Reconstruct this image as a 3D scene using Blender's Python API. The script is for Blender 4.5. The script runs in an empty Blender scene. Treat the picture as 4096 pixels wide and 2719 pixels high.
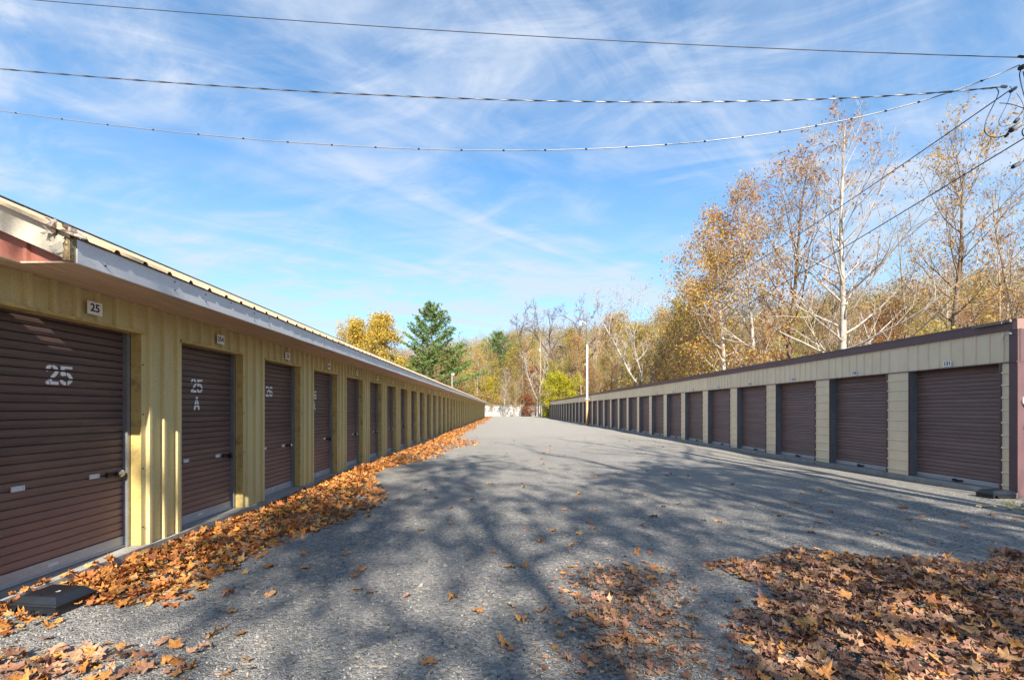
import bpy, math, random
import numpy as np
from mathutils import Matrix, Vector

R = math.radians
scene = bpy.context.scene
COL = scene.collection
RNG = np.random.default_rng(7)

# ------------------------------------------------------------------ camera, sky, sun, exposure
CAM_Z = 1.6
cam_data = bpy.data.cameras.new('camera')
cam_data.lens = 16.0; cam_data.sensor_width = 36.0
cam_data.shift_x = 0.0131; cam_data.shift_y = 0.0682
cam_data.clip_start = 0.05; cam_data.clip_end = 3000
cam = bpy.data.objects.new('camera', cam_data); COL.objects.link(cam)
cam.location = (0, 0, CAM_Z); cam.rotation_euler = (R(90), 0, 0)
scene.camera = cam

SUN_TO = Vector((0.15, -1.40, 1.0)).normalized()       # direction from the yard towards the sun
SUN_EL = math.asin(SUN_TO.z)
SUN_AZ = math.atan2(SUN_TO.x, SUN_TO.y)

world = bpy.data.worlds.new('World'); scene.world = world; world.use_nodes = True
wn, wl = world.node_tree.nodes, world.node_tree.links
wn.clear()
w_out = wn.new('ShaderNodeOutputWorld'); w_bg = wn.new('ShaderNodeBackground')
SKY_STRENGTH = 0.11
w_bg.inputs['Strength'].default_value = SKY_STRENGTH
sky = wn.new('ShaderNodeTexSky'); sky.sky_type = 'NISHITA'; sky.sun_disc = False
sky.sun_elevation = SUN_EL; sky.sun_rotation = SUN_AZ
sky.air_density = 1.0; sky.dust_density = 0.1; sky.ozone_density = 2.0; sky.altitude = 200
tc = wn.new('ShaderNodeTexCoord')
sep = wn.new('ShaderNodeSeparateXYZ'); wl.new(tc.outputs['Generated'], sep.inputs[0])
def wmath(op, a, b=None):
    n = wn.new('ShaderNodeMath'); n.operation = op
    for i, v in enumerate((a, b)):
        if v is None: continue
        if isinstance(v, (int, float)): n.inputs[i].default_value = v
        else: wl.new(v, n.inputs[i])
    return n.outputs[0]
zc = wmath('ADD', wmath('MAXIMUM', sep.outputs['Z'], 0.0), 0.10)
px = wmath('DIVIDE', sep.outputs['X'], zc); py = wmath('DIVIDE', sep.outputs['Y'], zc)
cmb = wn.new('ShaderNodeCombineXYZ'); wl.new(px, cmb.inputs[0]); wl.new(py, cmb.inputs[1])
def cloud_layer(scale, rot, stretch, lo, hi, detail, distort, offs):
    mp = wn.new('ShaderNodeMapping'); mp.vector_type = 'TEXTURE'
    mp.inputs['Rotation'].default_value = (0, 0, rot)
    mp.inputs['Scale'].default_value = stretch
    mp.inputs['Location'].default_value = offs
    wl.new(cmb.outputs[0], mp.inputs[0])
    n = wn.new('ShaderNodeTexNoise'); n.inputs['Scale'].default_value = scale
    n.inputs['Detail'].default_value = detail; n.inputs['Roughness'].default_value = 0.62
    n.inputs['Distortion'].default_value = distort
    wl.new(mp.outputs[0], n.inputs['Vector'])
    mr = wn.new('ShaderNodeMapRange'); mr.interpolation_type = 'SMOOTHSTEP'
    mr.inputs[1].default_value = lo; mr.inputs[2].default_value = hi
    wl.new(n.outputs['Fac'], mr.inputs[0])
    return mr.outputs[0]
veil = cloud_layer(0.9, R(28), (1.6, 0.75, 1), 0.30, 0.62, 3, 0.5, (3.1, 1.7, 0))
streak = cloud_layer(1.5, R(35), (2.6, 0.7, 1), 0.34, 0.88, 9, 1.1, (5.3, 2.2, 0))
puff = cloud_layer(3.2, R(-20), (1.8, 0.9, 1), 0.38, 0.78, 10, 0.9, (0.4, 0.9, 0))
mass = wmath('MULTIPLY', wmath('ADD', wmath('MULTIPLY', streak, 1.0), wmath('MULTIPLY', puff, 0.75)), veil)
low = wn.new('ShaderNodeMapRange'); low.inputs[1].default_value = 0.45; low.inputs[2].default_value = 0.0
low.inputs[3].default_value = 0.0; low.inputs[4].default_value = 0.62
wl.new(sep.outputs['Z'], low.inputs[0])
fac = wmath('MINIMUM', wmath('ADD', wmath('ADD', mass, 0.05), low.outputs[0]), 0.85)
mix = wn.new('ShaderNodeMix'); mix.data_type = 'RGBA'
tint = wn.new('ShaderNodeMix'); tint.data_type = 'RGBA'; tint.blend_type = 'MULTIPLY'; tint.inputs['Factor'].default_value = 1.0
wl.new(sky.outputs[0], tint.inputs['A']); tint.inputs['B'].default_value = (0.46, 0.79, 0.92, 1)
wl.new(fac, mix.inputs['Factor']); wl.new(tint.outputs['Result'], mix.inputs['A'])
mix.inputs['B'].default_value = (2.6, 2.92, 3.45, 1)
wl.new(mix.outputs['Result'], w_bg.inputs['Color']); wl.new(w_bg.outputs[0], w_out.inputs[0])

sun_data = bpy.data.lights.new('sun', 'SUN'); sun_data.energy = 4.6; sun_data.angle = R(0.53)
sun_data.color = (1.0, 0.93, 0.82)
sun = bpy.data.objects.new('sun', sun_data); COL.objects.link(sun)
sun.rotation_euler = SUN_TO.to_track_quat('Z', 'Y').to_euler()
sun.location = (5, -40, 40)

scene.view_settings.view_transform = 'Standard'; scene.view_settings.look = 'None'
scene.view_settings.exposure = 1.4; scene.view_settings.gamma = 1
scene.view_settings.use_curve_mapping = False
scene.cycles.use_denoising = True
scene.cycles.max_bounces = 6; scene.cycles.transparent_max_bounces = 8
scene.cycles.diffuse_bounces = 4

# ------------------------------------------------------------------ helpers
def tag(o, label=None, cat=None, group=None, kind=None):
    if label: o['label'] = label
    if cat: o['category'] = cat
    if group: o['group'] = group
    if kind: o['kind'] = kind
    return o

def mesh_np(name, verts, faces_list, mats, attr=None, smooth=False):
    """verts Nx3; faces_list: list of (MxK int arrays); attr: per-vertex colour Nx3"""
    me = bpy.data.meshes.new(name)
    verts = np.asarray(verts, dtype=np.float32)
    loops = np.concatenate([f.reshape(-1) for f in faces_list]).astype(np.int32)
    tot = np.concatenate([np.full(len(f), f.shape[1], np.int32) for f in faces_list])
    start = np.concatenate([[0], np.cumsum(tot)[:-1]]).astype(np.int32)
    me.vertices.add(len(verts)); me.vertices.foreach_set('co', verts.ravel())
    me.loops.add(len(loops)); me.loops.foreach_set('vertex_index', loops)
    me.polygons.add(len(tot)); me.polygons.foreach_set('loop_start', start)
    me.polygons.foreach_set('loop_total', tot)
    if smooth: me.polygons.foreach_set('use_smooth', np.ones(len(tot), bool))
    for m in (mats if isinstance(mats, (list, tuple)) else [mats]): me.materials.append(m)
    me.update(calc_edges=True)
    if attr is not None:
        a = me.color_attributes.new('Col', 'FLOAT_COLOR', 'POINT')
        c = np.ones((len(verts), 4), np.float32); c[:, :3] = attr
        a.data.foreach_set('color', c.ravel())
    return me

class MB:
    """collects shapes into one mesh"""
    def __init__(s): s.v = []; s.f = []; s.m = []
    def poly(s, pts, mi=0):
        n = len(s.v); s.v += [tuple(p) for p in pts]; s.f.append(tuple(range(n, n + len(pts)))); s.m.append(mi)
    def box(s, a, b, mi=0):
        (x0, y0, z0), (x1, y1, z1) = a, b
        n = len(s.v)
        s.v += [(x0,y0,z0),(x1,y0,z0),(x1,y1,z0),(x0,y1,z0),(x0,y0,z1),(x1,y0,z1),(x1,y1,z1),(x0,y1,z1)]
        for q in ((0,3,2,1),(4,5,6,7),(0,1,5,4),(1,2,6,5),(2,3,7,6),(3,0,4,7)):
            s.f.append(tuple(n + i for i in q)); s.m.append(mi)
    def tube(s, pts, rad, sides=8, caps=True, mi=0):
        pts = [Vector(p) for p in pts]
        if isinstance(rad, (int, float)): rad = [rad] * len(pts)
        n0 = len(s.v); up = Vector((0, 0, 1))
        d0 = (pts[1] - pts[0]).normalized()
        ref = up.cross(d0) if abs(d0.z) < 0.95 else Vector((1, 0, 0))
        ref.normalize()
        for i, p in enumerate(pts):
            d = (pts[min(i + 1, len(pts) - 1)] - pts[max(i - 1, 0)]).normalized()
            ref = (ref - d * ref.dot(d)).normalized(); b = d.cross(ref)
            for k in range(sides):
                t = 2 * math.pi * k / sides
                s.v.append(tuple(p + (ref * math.cos(t) + b * math.sin(t)) * rad[i]))
        for i in range(len(pts) - 1):
            for k in range(sides):
                a = n0 + i * sides + k; b_ = n0 + i * sides + (k + 1) % sides
                s.f.append((a, b_, b_ + sides, a + sides)); s.m.append(mi)
        if caps:
            s.f.append(tuple(n0 + k for k in reversed(range(sides)))); s.m.append(mi)
            e = n0 + (len(pts) - 1) * sides
            s.f.append(tuple(e + k for k in range(sides))); s.m.append(mi)
    def mesh(s, name, mats, smooth=False):
        me = bpy.data.meshes.new(name); me.from_pydata(s.v, [], s.f)
        for m in (mats if isinstance(mats, (list, tuple)) else [mats]): me.materials.append(m)
        me.polygons.foreach_set('material_index', s.m)
        if smooth: me.polygons.foreach_set('use_smooth', [True] * len(s.f))
        me.update(); return me

def link(name, me, parent=None, loc=(0, 0, 0), rot=(0, 0, 0), scale=(1, 1, 1)):
    o = bpy.data.objects.new(name, me); COL.objects.link(o)
    o.location = loc; o.rotation_euler = rot; o.scale = scale
    if parent: o.parent = parent
    return o

def bevel(o, w=0.01, seg=2):
    m = o.modifiers.new('bevel', 'BEVEL'); m.width = w; m.segments = seg; m.limit_method = 'ANGLE'
    return o

# ------------------------------------------------------------------ materials
def new_mat(name):
    m = bpy.data.materials.new(name); m.use_nodes = True
    nt = m.node_tree; bs = nt.nodes['Principled BSDF']
    return m, nt, bs

def N(nt, t, **kw):
    n = nt.nodes.new(t)
    for k, v in kw.items():
        if k in n.inputs: n.inputs[k].default_value = v
        else: setattr(n, k, v)
    return n

def mixcol(nt, fac, a, b, mode='MIX'):
    n = nt.nodes.new('ShaderNodeMix'); n.data_type = 'RGBA'; n.blend_type = mode
    for key, v in (('Factor', fac), ('A', a), ('B', b)):
        if isinstance(v, (int, float)): n.inputs[key].default_value = v
        elif isinstance(v, (tuple, list)): n.inputs[key].default_value = (*v[:3], 1)
        else: nt.links.new(v, n.inputs[key])
    return n.outputs['Result']

def ramp(nt, val, lo, hi, a=0.0, b=1.0):
    n = nt.nodes.new('ShaderNodeMapRange'); n.inputs[1].default_value = lo; n.inputs[2].default_value = hi
    n.inputs[3].default_value = a; n.inputs[4].default_value = b
    nt.links.new(val, n.inputs[0]); return n.outputs[0]

def noise(nt, scale, detail=4, rough=0.55, stretch=None, coord='Object', distort=0):
    t = nt.nodes.new('ShaderNodeTexCoord'); src = t.outputs[coord]
    if coord == 'World':
        src = nt.nodes.new('ShaderNodeNewGeometry').outputs['Position']
    if stretch:
        mp = nt.nodes.new('ShaderNodeMapping'); mp.inputs['Scale'].default_value = stretch
        nt.links.new(src, mp.inputs[0]); src = mp.outputs[0]
    n = nt.nodes.new('ShaderNodeTexNoise'); n.inputs['Scale'].default_value = scale
    n.inputs['Detail'].default_value = detail; n.inputs['Roughness'].default_value = rough
    n.inputs['Distortion'].default_value = distort
    nt.links.new(src, n.inputs['Vector']); return n.outputs['Fac']

def geo_noise(nt, scale, detail=4, rough=0.55, stretch=(1, 1, 1)):
    g = nt.nodes.new('ShaderNodeNewGeometry')
    mp = nt.nodes.new('ShaderNodeMapping'); mp.inputs['Scale'].default_value = stretch
    nt.links.new(g.outputs['Position'], mp.inputs[0])
    n = nt.nodes.new('ShaderNodeTexNoise'); n.inputs['Scale'].default_value = scale
    n.inputs['Detail'].default_value = detail; n.inputs['Roughness'].default_value = rough
    nt.links.new(mp.outputs[0], n.inputs['Vector']); return n.outputs['Fac']

def bump(nt, bs, height, strength=0.3, dist=0.01):
    b = nt.nodes.new('ShaderNodeBump'); b.inputs['Strength'].default_value = strength
    b.inputs['Distance'].default_value = dist
    nt.links.new(height, b.inputs['Height']); nt.links.new(b.outputs[0], bs.inputs['Normal'])

def paint(name, col, rough=0.5, var=0.18, dirt=None, dirt_lo=0.55, dirt_hi=0.8, stretch=(1, 1, 1), scale=3.0,
          metallic=0.0, bump_s=0.05, spec=0.4, objvar=0.0, fine=0.10):
    m, nt, bs = new_mat(name)
    n1 = geo_noise(nt, scale, 5, 0.6, stretch)
    dark = tuple(c * (1 - var) for c in col); light = tuple(min(1, c * (1 + var)) for c in col)
    c = mixcol(nt, ramp(nt, n1, 0.3, 0.7), dark, light)
    n3 = geo_noise(nt, 55, 3, 0.7, (1, 1, 1))
    c = mixcol(nt, fine, c, mixcol(nt, ramp(nt, n3, 0.35, 0.65), (0, 0, 0), (1, 1, 1)), 'OVERLAY')
    if dirt:
        n2 = geo_noise(nt, scale * 1.7 + 1.3, 8, 0.7, stretch)
        c = mixcol(nt, ramp(nt, n2, dirt_lo, dirt_hi), c, dirt)
    if objvar:
        oi = nt.nodes.new('ShaderNodeObjectInfo')
        hs = nt.nodes.new('ShaderNodeHueSaturation'); nt.links.new(c, hs.inputs['Color'])
        nt.links.new(ramp(nt, oi.outputs['Random'], 0, 1, 1 - objvar, 1 + objvar), hs.inputs['Value'])
        c = hs.outputs['Color']
    nt.links.new(c, bs.inputs['Base Color'])
    bs.inputs['Roughness'].default_value = rough; bs.inputs['Metallic'].default_value = metallic
    bs.inputs['Specular IOR Level'].default_value = spec
    if bump_s: bump(nt, bs, n3, bump_s, 0.004)
    return m

def attr_leaf(name, rough=0.7, trans=0.35, value=1.0):
    m, nt, bs = new_mat(name)
    a = nt.nodes.new('ShaderNodeAttribute'); a.attribute_name = 'Col'
    n3 = geo_noise(nt, 40, 2, 0.6)
    c = mixcol(nt, 0.35, a.outputs['Color'], mixcol(nt, ramp(nt, n3, 0.3, 0.7), (0.1, 0.1, 0.1), (0.9, 0.9, 0.9)), 'OVERLAY')
    nt.links.new(c, bs.inputs['Base Color']); bs.inputs['Roughness'].default_value = rough
    bs.inputs['Specular IOR Level'].default_value = 0.2
    tr = nt.nodes.new('ShaderNodeBsdfTranslucent'); nt.links.new(c, tr.inputs['Color'])
    mx = nt.nodes.new('ShaderNodeMixShader'); mx.inputs[0].default_value = trans
    nt.links.new(bs.outputs[0], mx.inputs[1]); nt.links.new(tr.outputs[0], mx.inputs[2])
    nt.links.new(mx.outputs[0], nt.nodes['Material Output'].inputs['Surface'])
    return m

M = {}
M['yellow'] = paint('yellow painted metal', (0.55, 0.45, 0.215), 0.5, 0.08, (0.38, 0.30, 0.13), 0.58, 0.85, (1.2, 1.2, 0.35), 2.2, objvar=0.06)
M['yellow_trim'] = paint('yellow trim', (0.54, 0.40, 0.145), 0.5, 0.15, (0.20, 0.16, 0.07), 0.5, 0.75, (1, 1, 1), 4)
M['door_brown'] = paint('weathered brown door paint', (0.105, 0.067, 0.056), 0.5, 0.18, (0.19, 0.125, 0.10), 0.5, 0.85, (0.5, 0.5, 7), 2.5, objvar=0.10)
# sun-bleached paint: chalky and pinkish low on the doors, with a ragged upper limit
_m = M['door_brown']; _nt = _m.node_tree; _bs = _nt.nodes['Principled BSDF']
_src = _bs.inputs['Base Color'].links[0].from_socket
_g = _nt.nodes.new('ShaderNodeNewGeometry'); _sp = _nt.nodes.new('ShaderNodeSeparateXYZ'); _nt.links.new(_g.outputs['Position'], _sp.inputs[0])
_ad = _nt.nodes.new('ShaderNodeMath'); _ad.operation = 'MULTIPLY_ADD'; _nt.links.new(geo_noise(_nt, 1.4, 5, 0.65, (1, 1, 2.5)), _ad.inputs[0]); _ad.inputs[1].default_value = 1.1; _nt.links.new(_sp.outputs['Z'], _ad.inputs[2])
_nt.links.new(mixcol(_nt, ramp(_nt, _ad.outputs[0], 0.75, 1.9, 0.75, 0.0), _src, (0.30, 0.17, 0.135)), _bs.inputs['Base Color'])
M['door_maroon'] = paint('maroon door paint', (0.18, 0.108, 0.09), 0.42, 0.16, (0.26, 0.17, 0.14), 0.58, 0.9, (0.5, 0.5, 4), 2.5, objvar=0.12)
M['maroon_trim'] = paint('maroon trim', (0.125, 0.07, 0.075), 0.45, 0.10, (0.16, 0.10, 0.10), 0.6, 0.9)
M['maroon_wall'] = paint('maroon end wall', (0.27, 0.165, 0.145), 0.5, 0.08)
M['beige'] = paint('beige ribbed metal', (0.78, 0.63, 0.43), 0.45, 0.06, (0.66, 0.52, 0.34), 0.55, 0.85, (1, 1, 0.5), 2.0, objvar=0.04)
M['white_fascia'] = paint('white fascia paint', (0.62, 0.63, 0.64), 0.5, 0.06, (0.42, 0.40, 0.36), 0.60, 0.82, (1, 0.5, 2), 3)
M['cream_rake'] = paint('cream rake board', (0.50, 0.45, 0.35), 0.5, 0.08, (0.26, 0.21, 0.15), 0.62, 0.80, (1, 1, 1), 5)
M['soffit'] = paint('plywood soffit', (0.54, 0.38, 0.255), 0.75, 0.16, (0.36, 0.25, 0.16), 0.5, 0.8, (5, 0.6, 1), 3)
M['roof'] = paint('tan metal roof', (0.36, 0.27, 0.17), 0.45, 0.2, (0.20, 0.13, 0.08), 0.5, 0.75, (0.6, 2, 0.6), 3)
M['ridge_shadow'] = paint('ridge cap shadow black', (0.03, 0.028, 0.028), 0.6, 0.2)  # near-black puts the shadow line at the ridge into the cap's colour
M['red_gable'] = paint('red gable metal', (0.27, 0.095, 0.065), 0.55, 0.2, (0.34, 0.16, 0.115), 0.5, 0.8, (1, 1, 0.4), 3)
M['concrete'] = paint('concrete slab', (0.30, 0.285, 0.26), 0.85, 0.18, (0.14, 0.13, 0.11), 0.52, 0.8, (1, 1, 1), 3, bump_s=0.4)
M['steel'] = paint('galvanised steel', (0.32, 0.34, 0.37), 0.4, 0.15, None, metallic=0.6)
M['jamb_grey'] = paint('blue grey steel jamb', (0.14, 0.155, 0.17), 0.5, 0.2, (0.17, 0.18, 0.19), 0.6, 0.8, (1, 1, 0.6), 5)
M['bar_grey'] = paint('aluminium bottom bar', (0.40, 0.39, 0.40), 0.45, 0.12, (0.20, 0.17, 0.15), 0.58, 0.8, (0.5, 0.5, 3), 4, metallic=0.2)
M['black_void'] = paint('unlit gap black', (0.006, 0.006, 0.007), 0.9, 0.1)  # near-black colour stands in for the unlit gap around the doors
M['white_plate'] = paint('white plastic plate', (0.60, 0.60, 0.60), 0.5, 0.05)
M['plate'] = paint('white number plate', (0.82, 0.82, 0.80), 0.5, 0.04)
M['print_black'] = paint('black print', (0.015, 0.015, 0.018), 0.6, 0.05)
M['stencil'] = paint('white stencil paint', (0.80, 0.78, 0.76), 0.7, 0.10, (0.35, 0.3, 0.28), 0.6, 0.75, (1, 1, 1), 18)
M['chrome'] = paint('chrome', (0.62, 0.61, 0.58), 0.18, 0.05, metallic=1.0, bump_s=0)
M['black_metal'] = paint('black hardware', (0.018, 0.017, 0.017), 0.4, 0.1)
M['box_black'] = paint('black moulded plastic', (0.012, 0.014, 0.018), 0.32, 0.15, (0.03, 0.03, 0.032), 0.6, 0.8, (1, 1, 1), 8, spec=0.5)
M['wire'] = paint('black cable', (0.035, 0.037, 0.042), 0.5, 0.1, bump_s=0)
M['wire_bare'] = paint('aluminium cable', (0.28, 0.29, 0.31), 0.45, 0.1, metallic=0.5, bump_s=0)
M['grey_box'] = paint('grey housing', (0.24, 0.25, 0.26), 0.5, 0.1, bump_s=0)
M['blue_box'] = paint('blue grey cabinet', (0.10, 0.15, 0.27), 0.5, 0.1)
M['white_pole'] = paint('white board cover', (0.45, 0.42, 0.38), 0.6, 0.08, (0.33, 0.29, 0.24), 0.6, 0.85, (3, 3, 0.3), 3)
M['wood_pole'] = paint('orange weathered wood', (0.46, 0.25, 0.10), 0.8, 0.2, (0.50, 0.38, 0.22), 0.45, 0.7, (6, 6, 0.5), 3)
M['grey_pole'] = paint('grey weathered wood', (0.22, 0.19, 0.16), 0.8, 0.2, (0.30, 0.27, 0.24), 0.5, 0.75, (6, 6, 0.4), 3)
M['stone'] = paint('field stone', (0.24, 0.22, 0.185), 0.85, 0.2, (0.15, 0.13, 0.10), 0.5, 0.75, (1, 1, 1), 9, objvar=0.25, bump_s=0.3)
M['scrap_wood'] = paint('pale scrap wood', (0.50, 0.38, 0.22), 0.8, 0.15, None, stretch=(1, 6, 6))
M['blockwall'] = paint('white mottled wall', (0.40, 0.39, 0.38), 0.8, 0.22, (0.17, 0.15, 0.13), 0.44, 0.66, (1, 1, 1), 0.8)
M['bark_white'] = paint('pale sycamore bark', (0.40, 0.365, 0.315), 0.8, 0.15, (0.21, 0.16, 0.11), 0.50, 0.64, (1, 1, 0.5), 1.6)
M['bark_tan'] = paint('tan bark', (0.30, 0.235, 0.165), 0.85, 0.2, (0.17, 0.125, 0.085), 0.5, 0.7, (1, 1, 0.4), 1.5)
M['bark_brown'] = paint('brown bark', (0.15, 0.105, 0.07), 0.9, 0.25, (0.24, 0.17, 0.11), 0.5, 0.7, (1, 1, 0.4), 1.5)
M['bark_dark'] = paint('dark bark', (0.10, 0.075, 0.058), 0.9, 0.25, (0.18, 0.14, 0.11), 0.52, 0.7, (1, 1, 0.4), 1.5)
M['leafcol'] = attr_leaf('tree leaf', 0.65, 0.4)
M['needle'] = attr_leaf('pine needle', 0.6, 0.25)
M['littercol'] = attr_leaf('fallen leaf', 0.7, 0.12)

# fallen single leaves: colour by object
m, nt, bs = new_mat('single fallen leaf')
oi = nt.nodes.new('ShaderNodeObjectInfo')
cr = nt.nodes.new('ShaderNodeValToRGB'); cr.color_ramp.interpolation = 'LINEAR'
els = cr.color_ramp.elements
els[0].position = 0.0; els[0].color = (0.30, 0.13, 0.045, 1); els[1].position = 1.0; els[1].color = (0.46, 0.28, 0.11, 1)
for p, c in ((0.2, (0.42, 0.20, 0.06)), (0.4, (0.34, 0.13, 0.05)), (0.6, (0.50, 0.25, 0.075)), (0.8, (0.28, 0.10, 0.055))):
    e = els.new(p); e.color = (*c, 1)
nt.links.new(oi.outputs['Random'], cr.inputs[0])
n3 = geo_noise(nt, 45, 4, 0.6)
c = mixcol(nt, 0.5, cr.outputs[0], mixcol(nt, ramp(nt, n3, 0.3, 0.7), (0.15, 0.15, 0.15), (0.85, 0.85, 0.85)), 'OVERLAY')
nt.links.new(c, bs.inputs['Base Color']); bs.inputs['Roughness'].default_value = 0.65
bs.inputs['Specular IOR Level'].default_value = 0.25
M['leaf_single'] = m

# gravel: stones as cells, each with a grey of its own, with bump
m, nt, bs = new_mat('crushed grey gravel')
g = nt.nodes.new('ShaderNodeNewGeometry')
def voro(scale):
    v = nt.nodes.new('ShaderNodeTexVoronoi'); v.inputs['Scale'].default_value = scale
    nt.links.new(g.outputs['Position'], v.inputs['Vector']); return v
v1 = voro(36); v2 = voro(85)
bw = nt.nodes.new('ShaderNodeSeparateColor'); nt.links.new(v1.outputs['Color'], bw.inputs[0])
bw2 = nt.nodes.new('ShaderNodeSeparateColor'); nt.links.new(v2.outputs['Color'], bw2.inputs[0])
c1 = mixcol(nt, bw.outputs[0], (0.035, 0.037, 0.042), (0.36, 0.36, 0.355))
c2 = mixcol(nt, bw2.outputs[0], (0.045, 0.047, 0.052), (0.33, 0.33, 0.325))
c = mixcol(nt, 0.45, c1, c2)
c = mixcol(nt, ramp(nt, bw.outputs[1], 0.90, 1.0), c, (0.50, 0.42, 0.32))
lowf = geo_noise(nt, 0.35, 5, 0.6)
c = mixcol(nt, ramp(nt, lowf, 0.3, 0.7, 0.0, 0.5), c, (0.22, 0.218, 0.212))
lowf2 = geo_noise(nt, 1.6, 6, 0.65)
c = mixcol(nt, ramp(nt, lowf2, 0.58, 0.75, 0.0, 0.45), c, (0.20, 0.18, 0.16))
lane = geo_noise(nt, 0.9, 3, 0.5, (1.0, 0.05, 1.0))
c = mixcol(nt, ramp(nt, lane, 0.48, 0.68, 0.0, 0.35), c, (0.30, 0.295, 0.285))
fines = geo_noise(nt, 0.8, 7, 0.7)
c = mixcol(nt, ramp(nt, fines, 0.56, 0.72, 0.0, 0.5), c, (0.27, 0.255, 0.23))
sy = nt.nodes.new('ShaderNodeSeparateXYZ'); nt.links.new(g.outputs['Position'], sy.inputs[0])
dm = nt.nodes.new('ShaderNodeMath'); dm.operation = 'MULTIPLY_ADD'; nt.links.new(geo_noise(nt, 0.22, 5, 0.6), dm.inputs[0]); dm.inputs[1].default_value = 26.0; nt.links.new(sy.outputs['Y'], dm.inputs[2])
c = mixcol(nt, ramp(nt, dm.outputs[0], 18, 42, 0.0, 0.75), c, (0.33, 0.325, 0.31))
c = mixcol(nt, 1.0, c, (1.0, 0.945, 0.87), 'MULTIPLY')
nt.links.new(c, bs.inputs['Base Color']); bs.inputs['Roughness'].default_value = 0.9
bs.inputs['Specular IOR Level'].default_value = 0.25
hsum = nt.nodes.new('ShaderNodeMath'); hsum.operation = 'ADD'
nt.links.new(v1.outputs['Distance'], hsum.inputs[0]); nt.links.new(v2.outputs['Distance'], hsum.inputs[1])
inv = nt.nodes.new('ShaderNodeMath'); inv.operation = 'MULTIPLY'; inv.inputs[1].default_value = -1
nt.links.new(hsum.outputs[0], inv.inputs[0])
bump(nt, bs, inv.outputs[0], 0.9, 0.012)
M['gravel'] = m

m, nt, bs = new_mat('autumn ground')
a1 = geo_noise(nt, 0.25, 6, 0.65); a2 = geo_noise(nt, 3.0, 5, 0.7)
c = mixcol(nt, ramp(nt, a1, 0.35, 0.65), (0.20, 0.125, 0.065), (0.18, 0.125, 0.055))
c = mixcol(nt, ramp(nt, a2, 0.4, 0.7, 0, 0.6), c, (0.30, 0.22, 0.12))
nt.links.new(c, bs.inputs['Base Color']); bs.inputs['Roughness'].default_value = 0.95
bump(nt, bs, a2, 0.6, 0.1)
M['ground'] = m

# ------------------------------------------------------------------ ground shape
def sstep(t):
    t = np.clip(t, 0, 1); return t * t * (3 - 2 * t)
def rise(y):
    return 0.16 * sstep((np.asarray(y, float) - 75) / 22.0)
def gz(x, y):
    x = np.asarray(x, float); y = np.asarray(y, float)
    return rise(y) + 0.012 * np.sin(x * 1.3 + y * 0.4) + 0.010 * np.sin(y * 1.1 - x * 0.7) - 0.0
def hill(x, y):
    x = np.asarray(x, float); y = np.asarray(y, float)
    d1 = x - 19; d2 = y - 110
    d = np.where((d1 > 0) & (d2 > 0), np.sqrt(np.maximum(d1, 0) ** 2 + np.maximum(d2, 0) ** 2) , np.maximum(d1, d2))
    d = np.maximum(d, 0)
    H = 14 + 14 * sstep((y - 40) / 110) - 9 * sstep((20 - x) / 60)
    t = np.clip(d / 85.0, 0, 1.3)
    z = H * (0.35 * t + 0.65 * sstep(t))
    z += 0.8 * np.sin(x * 0.11 + 1) * np.sin(y * 0.09) * np.clip(d / 30, 0, 1)
    return z

# terrain sheet
xs = np.concatenate([np.linspace(-1500, -120, 12), np.linspace(-100, 260, 110), np.linspace(300, 1500, 12)])
ys = np.concatenate([np.linspace(-1200, -80, 10), np.linspace(-60, 330, 118), np.linspace(380, 2200, 14)])
X, Y = np.meshgrid(xs, ys)
Z = hill(X, Y) - 0.10 + rise(Y) * ((X > -30) & (X < 40) & (Y < 140))
Z = np.where((X < -300) | (Y < -300), -0.1, Z)
V = np.stack([X, Y, Z], -1).reshape(-1, 3)
nx, ny = len(xs), len(ys)
ii = (np.arange(ny - 1)[:, None] * nx + np.arange(nx - 1)[None]).reshape(-1)
F = np.stack([ii, ii + 1, ii + nx + 1, ii + nx], 1)
tag(link('ground', mesh_np('ground', V, [F], M['ground'], smooth=True)), 'brown leaf-strewn ground and wooded hillside around the yard', 'ground', kind='structure')

# gravel yard
xs = np.linspace(-11, 17.5, 80); ys = np.concatenate([np.linspace(-14, 20, 110), np.linspace(20.5, 104, 130)])
X, Y = np.meshgrid(xs, ys); Z = gz(X, Y)
V = np.stack([X, Y, Z], -1).reshape(-1, 3); nx, ny = len(xs), len(ys)
ii = (np.arange(ny - 1)[:, None] * nx + np.arange(nx - 1)[None]).reshape(-1)
F = np.stack([ii, ii + 1, ii + nx + 1, ii + nx], 1)
tag(link('gravel_yard', mesh_np('gravel_yard', V, [F], M['gravel'], smooth=True)), 'grey crushed gravel drive between the two storage buildings', 'gravel drive', kind='structure')

# ------------------------------------------------------------------ sheet metal profiles
def rib_profile(u0, u1, pitch, phase, rib=0.038, wtop=0.036, wbase=0.056):
    """(u, depth) of a ribbed sheet from u0 to u1; ribs centred at phase + k*pitch"""
    pts = [(u0, 0.0)]
    k = math.ceil((u0 + wbase / 2 + 0.004 - phase) / pitch)
    while True:
        c = phase + k * pitch
        if c + wbase / 2 > u1 - 0.004: break
        pts += [(c - wbase / 2, 0), (c - wtop / 2, rib), (c + wtop / 2, rib), (c + wbase / 2, 0)]
        k += 1
    pts.append((u1, 0.0)); return pts

def sheet(name, prof, w0, w1, mapf, mats):
    """prof (u,d) swept from w0 to w1; mapf(u,d,w)->xyz"""
    mb = MB()
    for (a, b) in zip(prof[:-1], prof[1:]):
        mb.poly([mapf(a[0], a[1], w0), mapf(b[0], b[1], w0), mapf(b[0], b[1], w1), mapf(a[0], a[1], w1)])
    return mb.mesh(name, mats)

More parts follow.
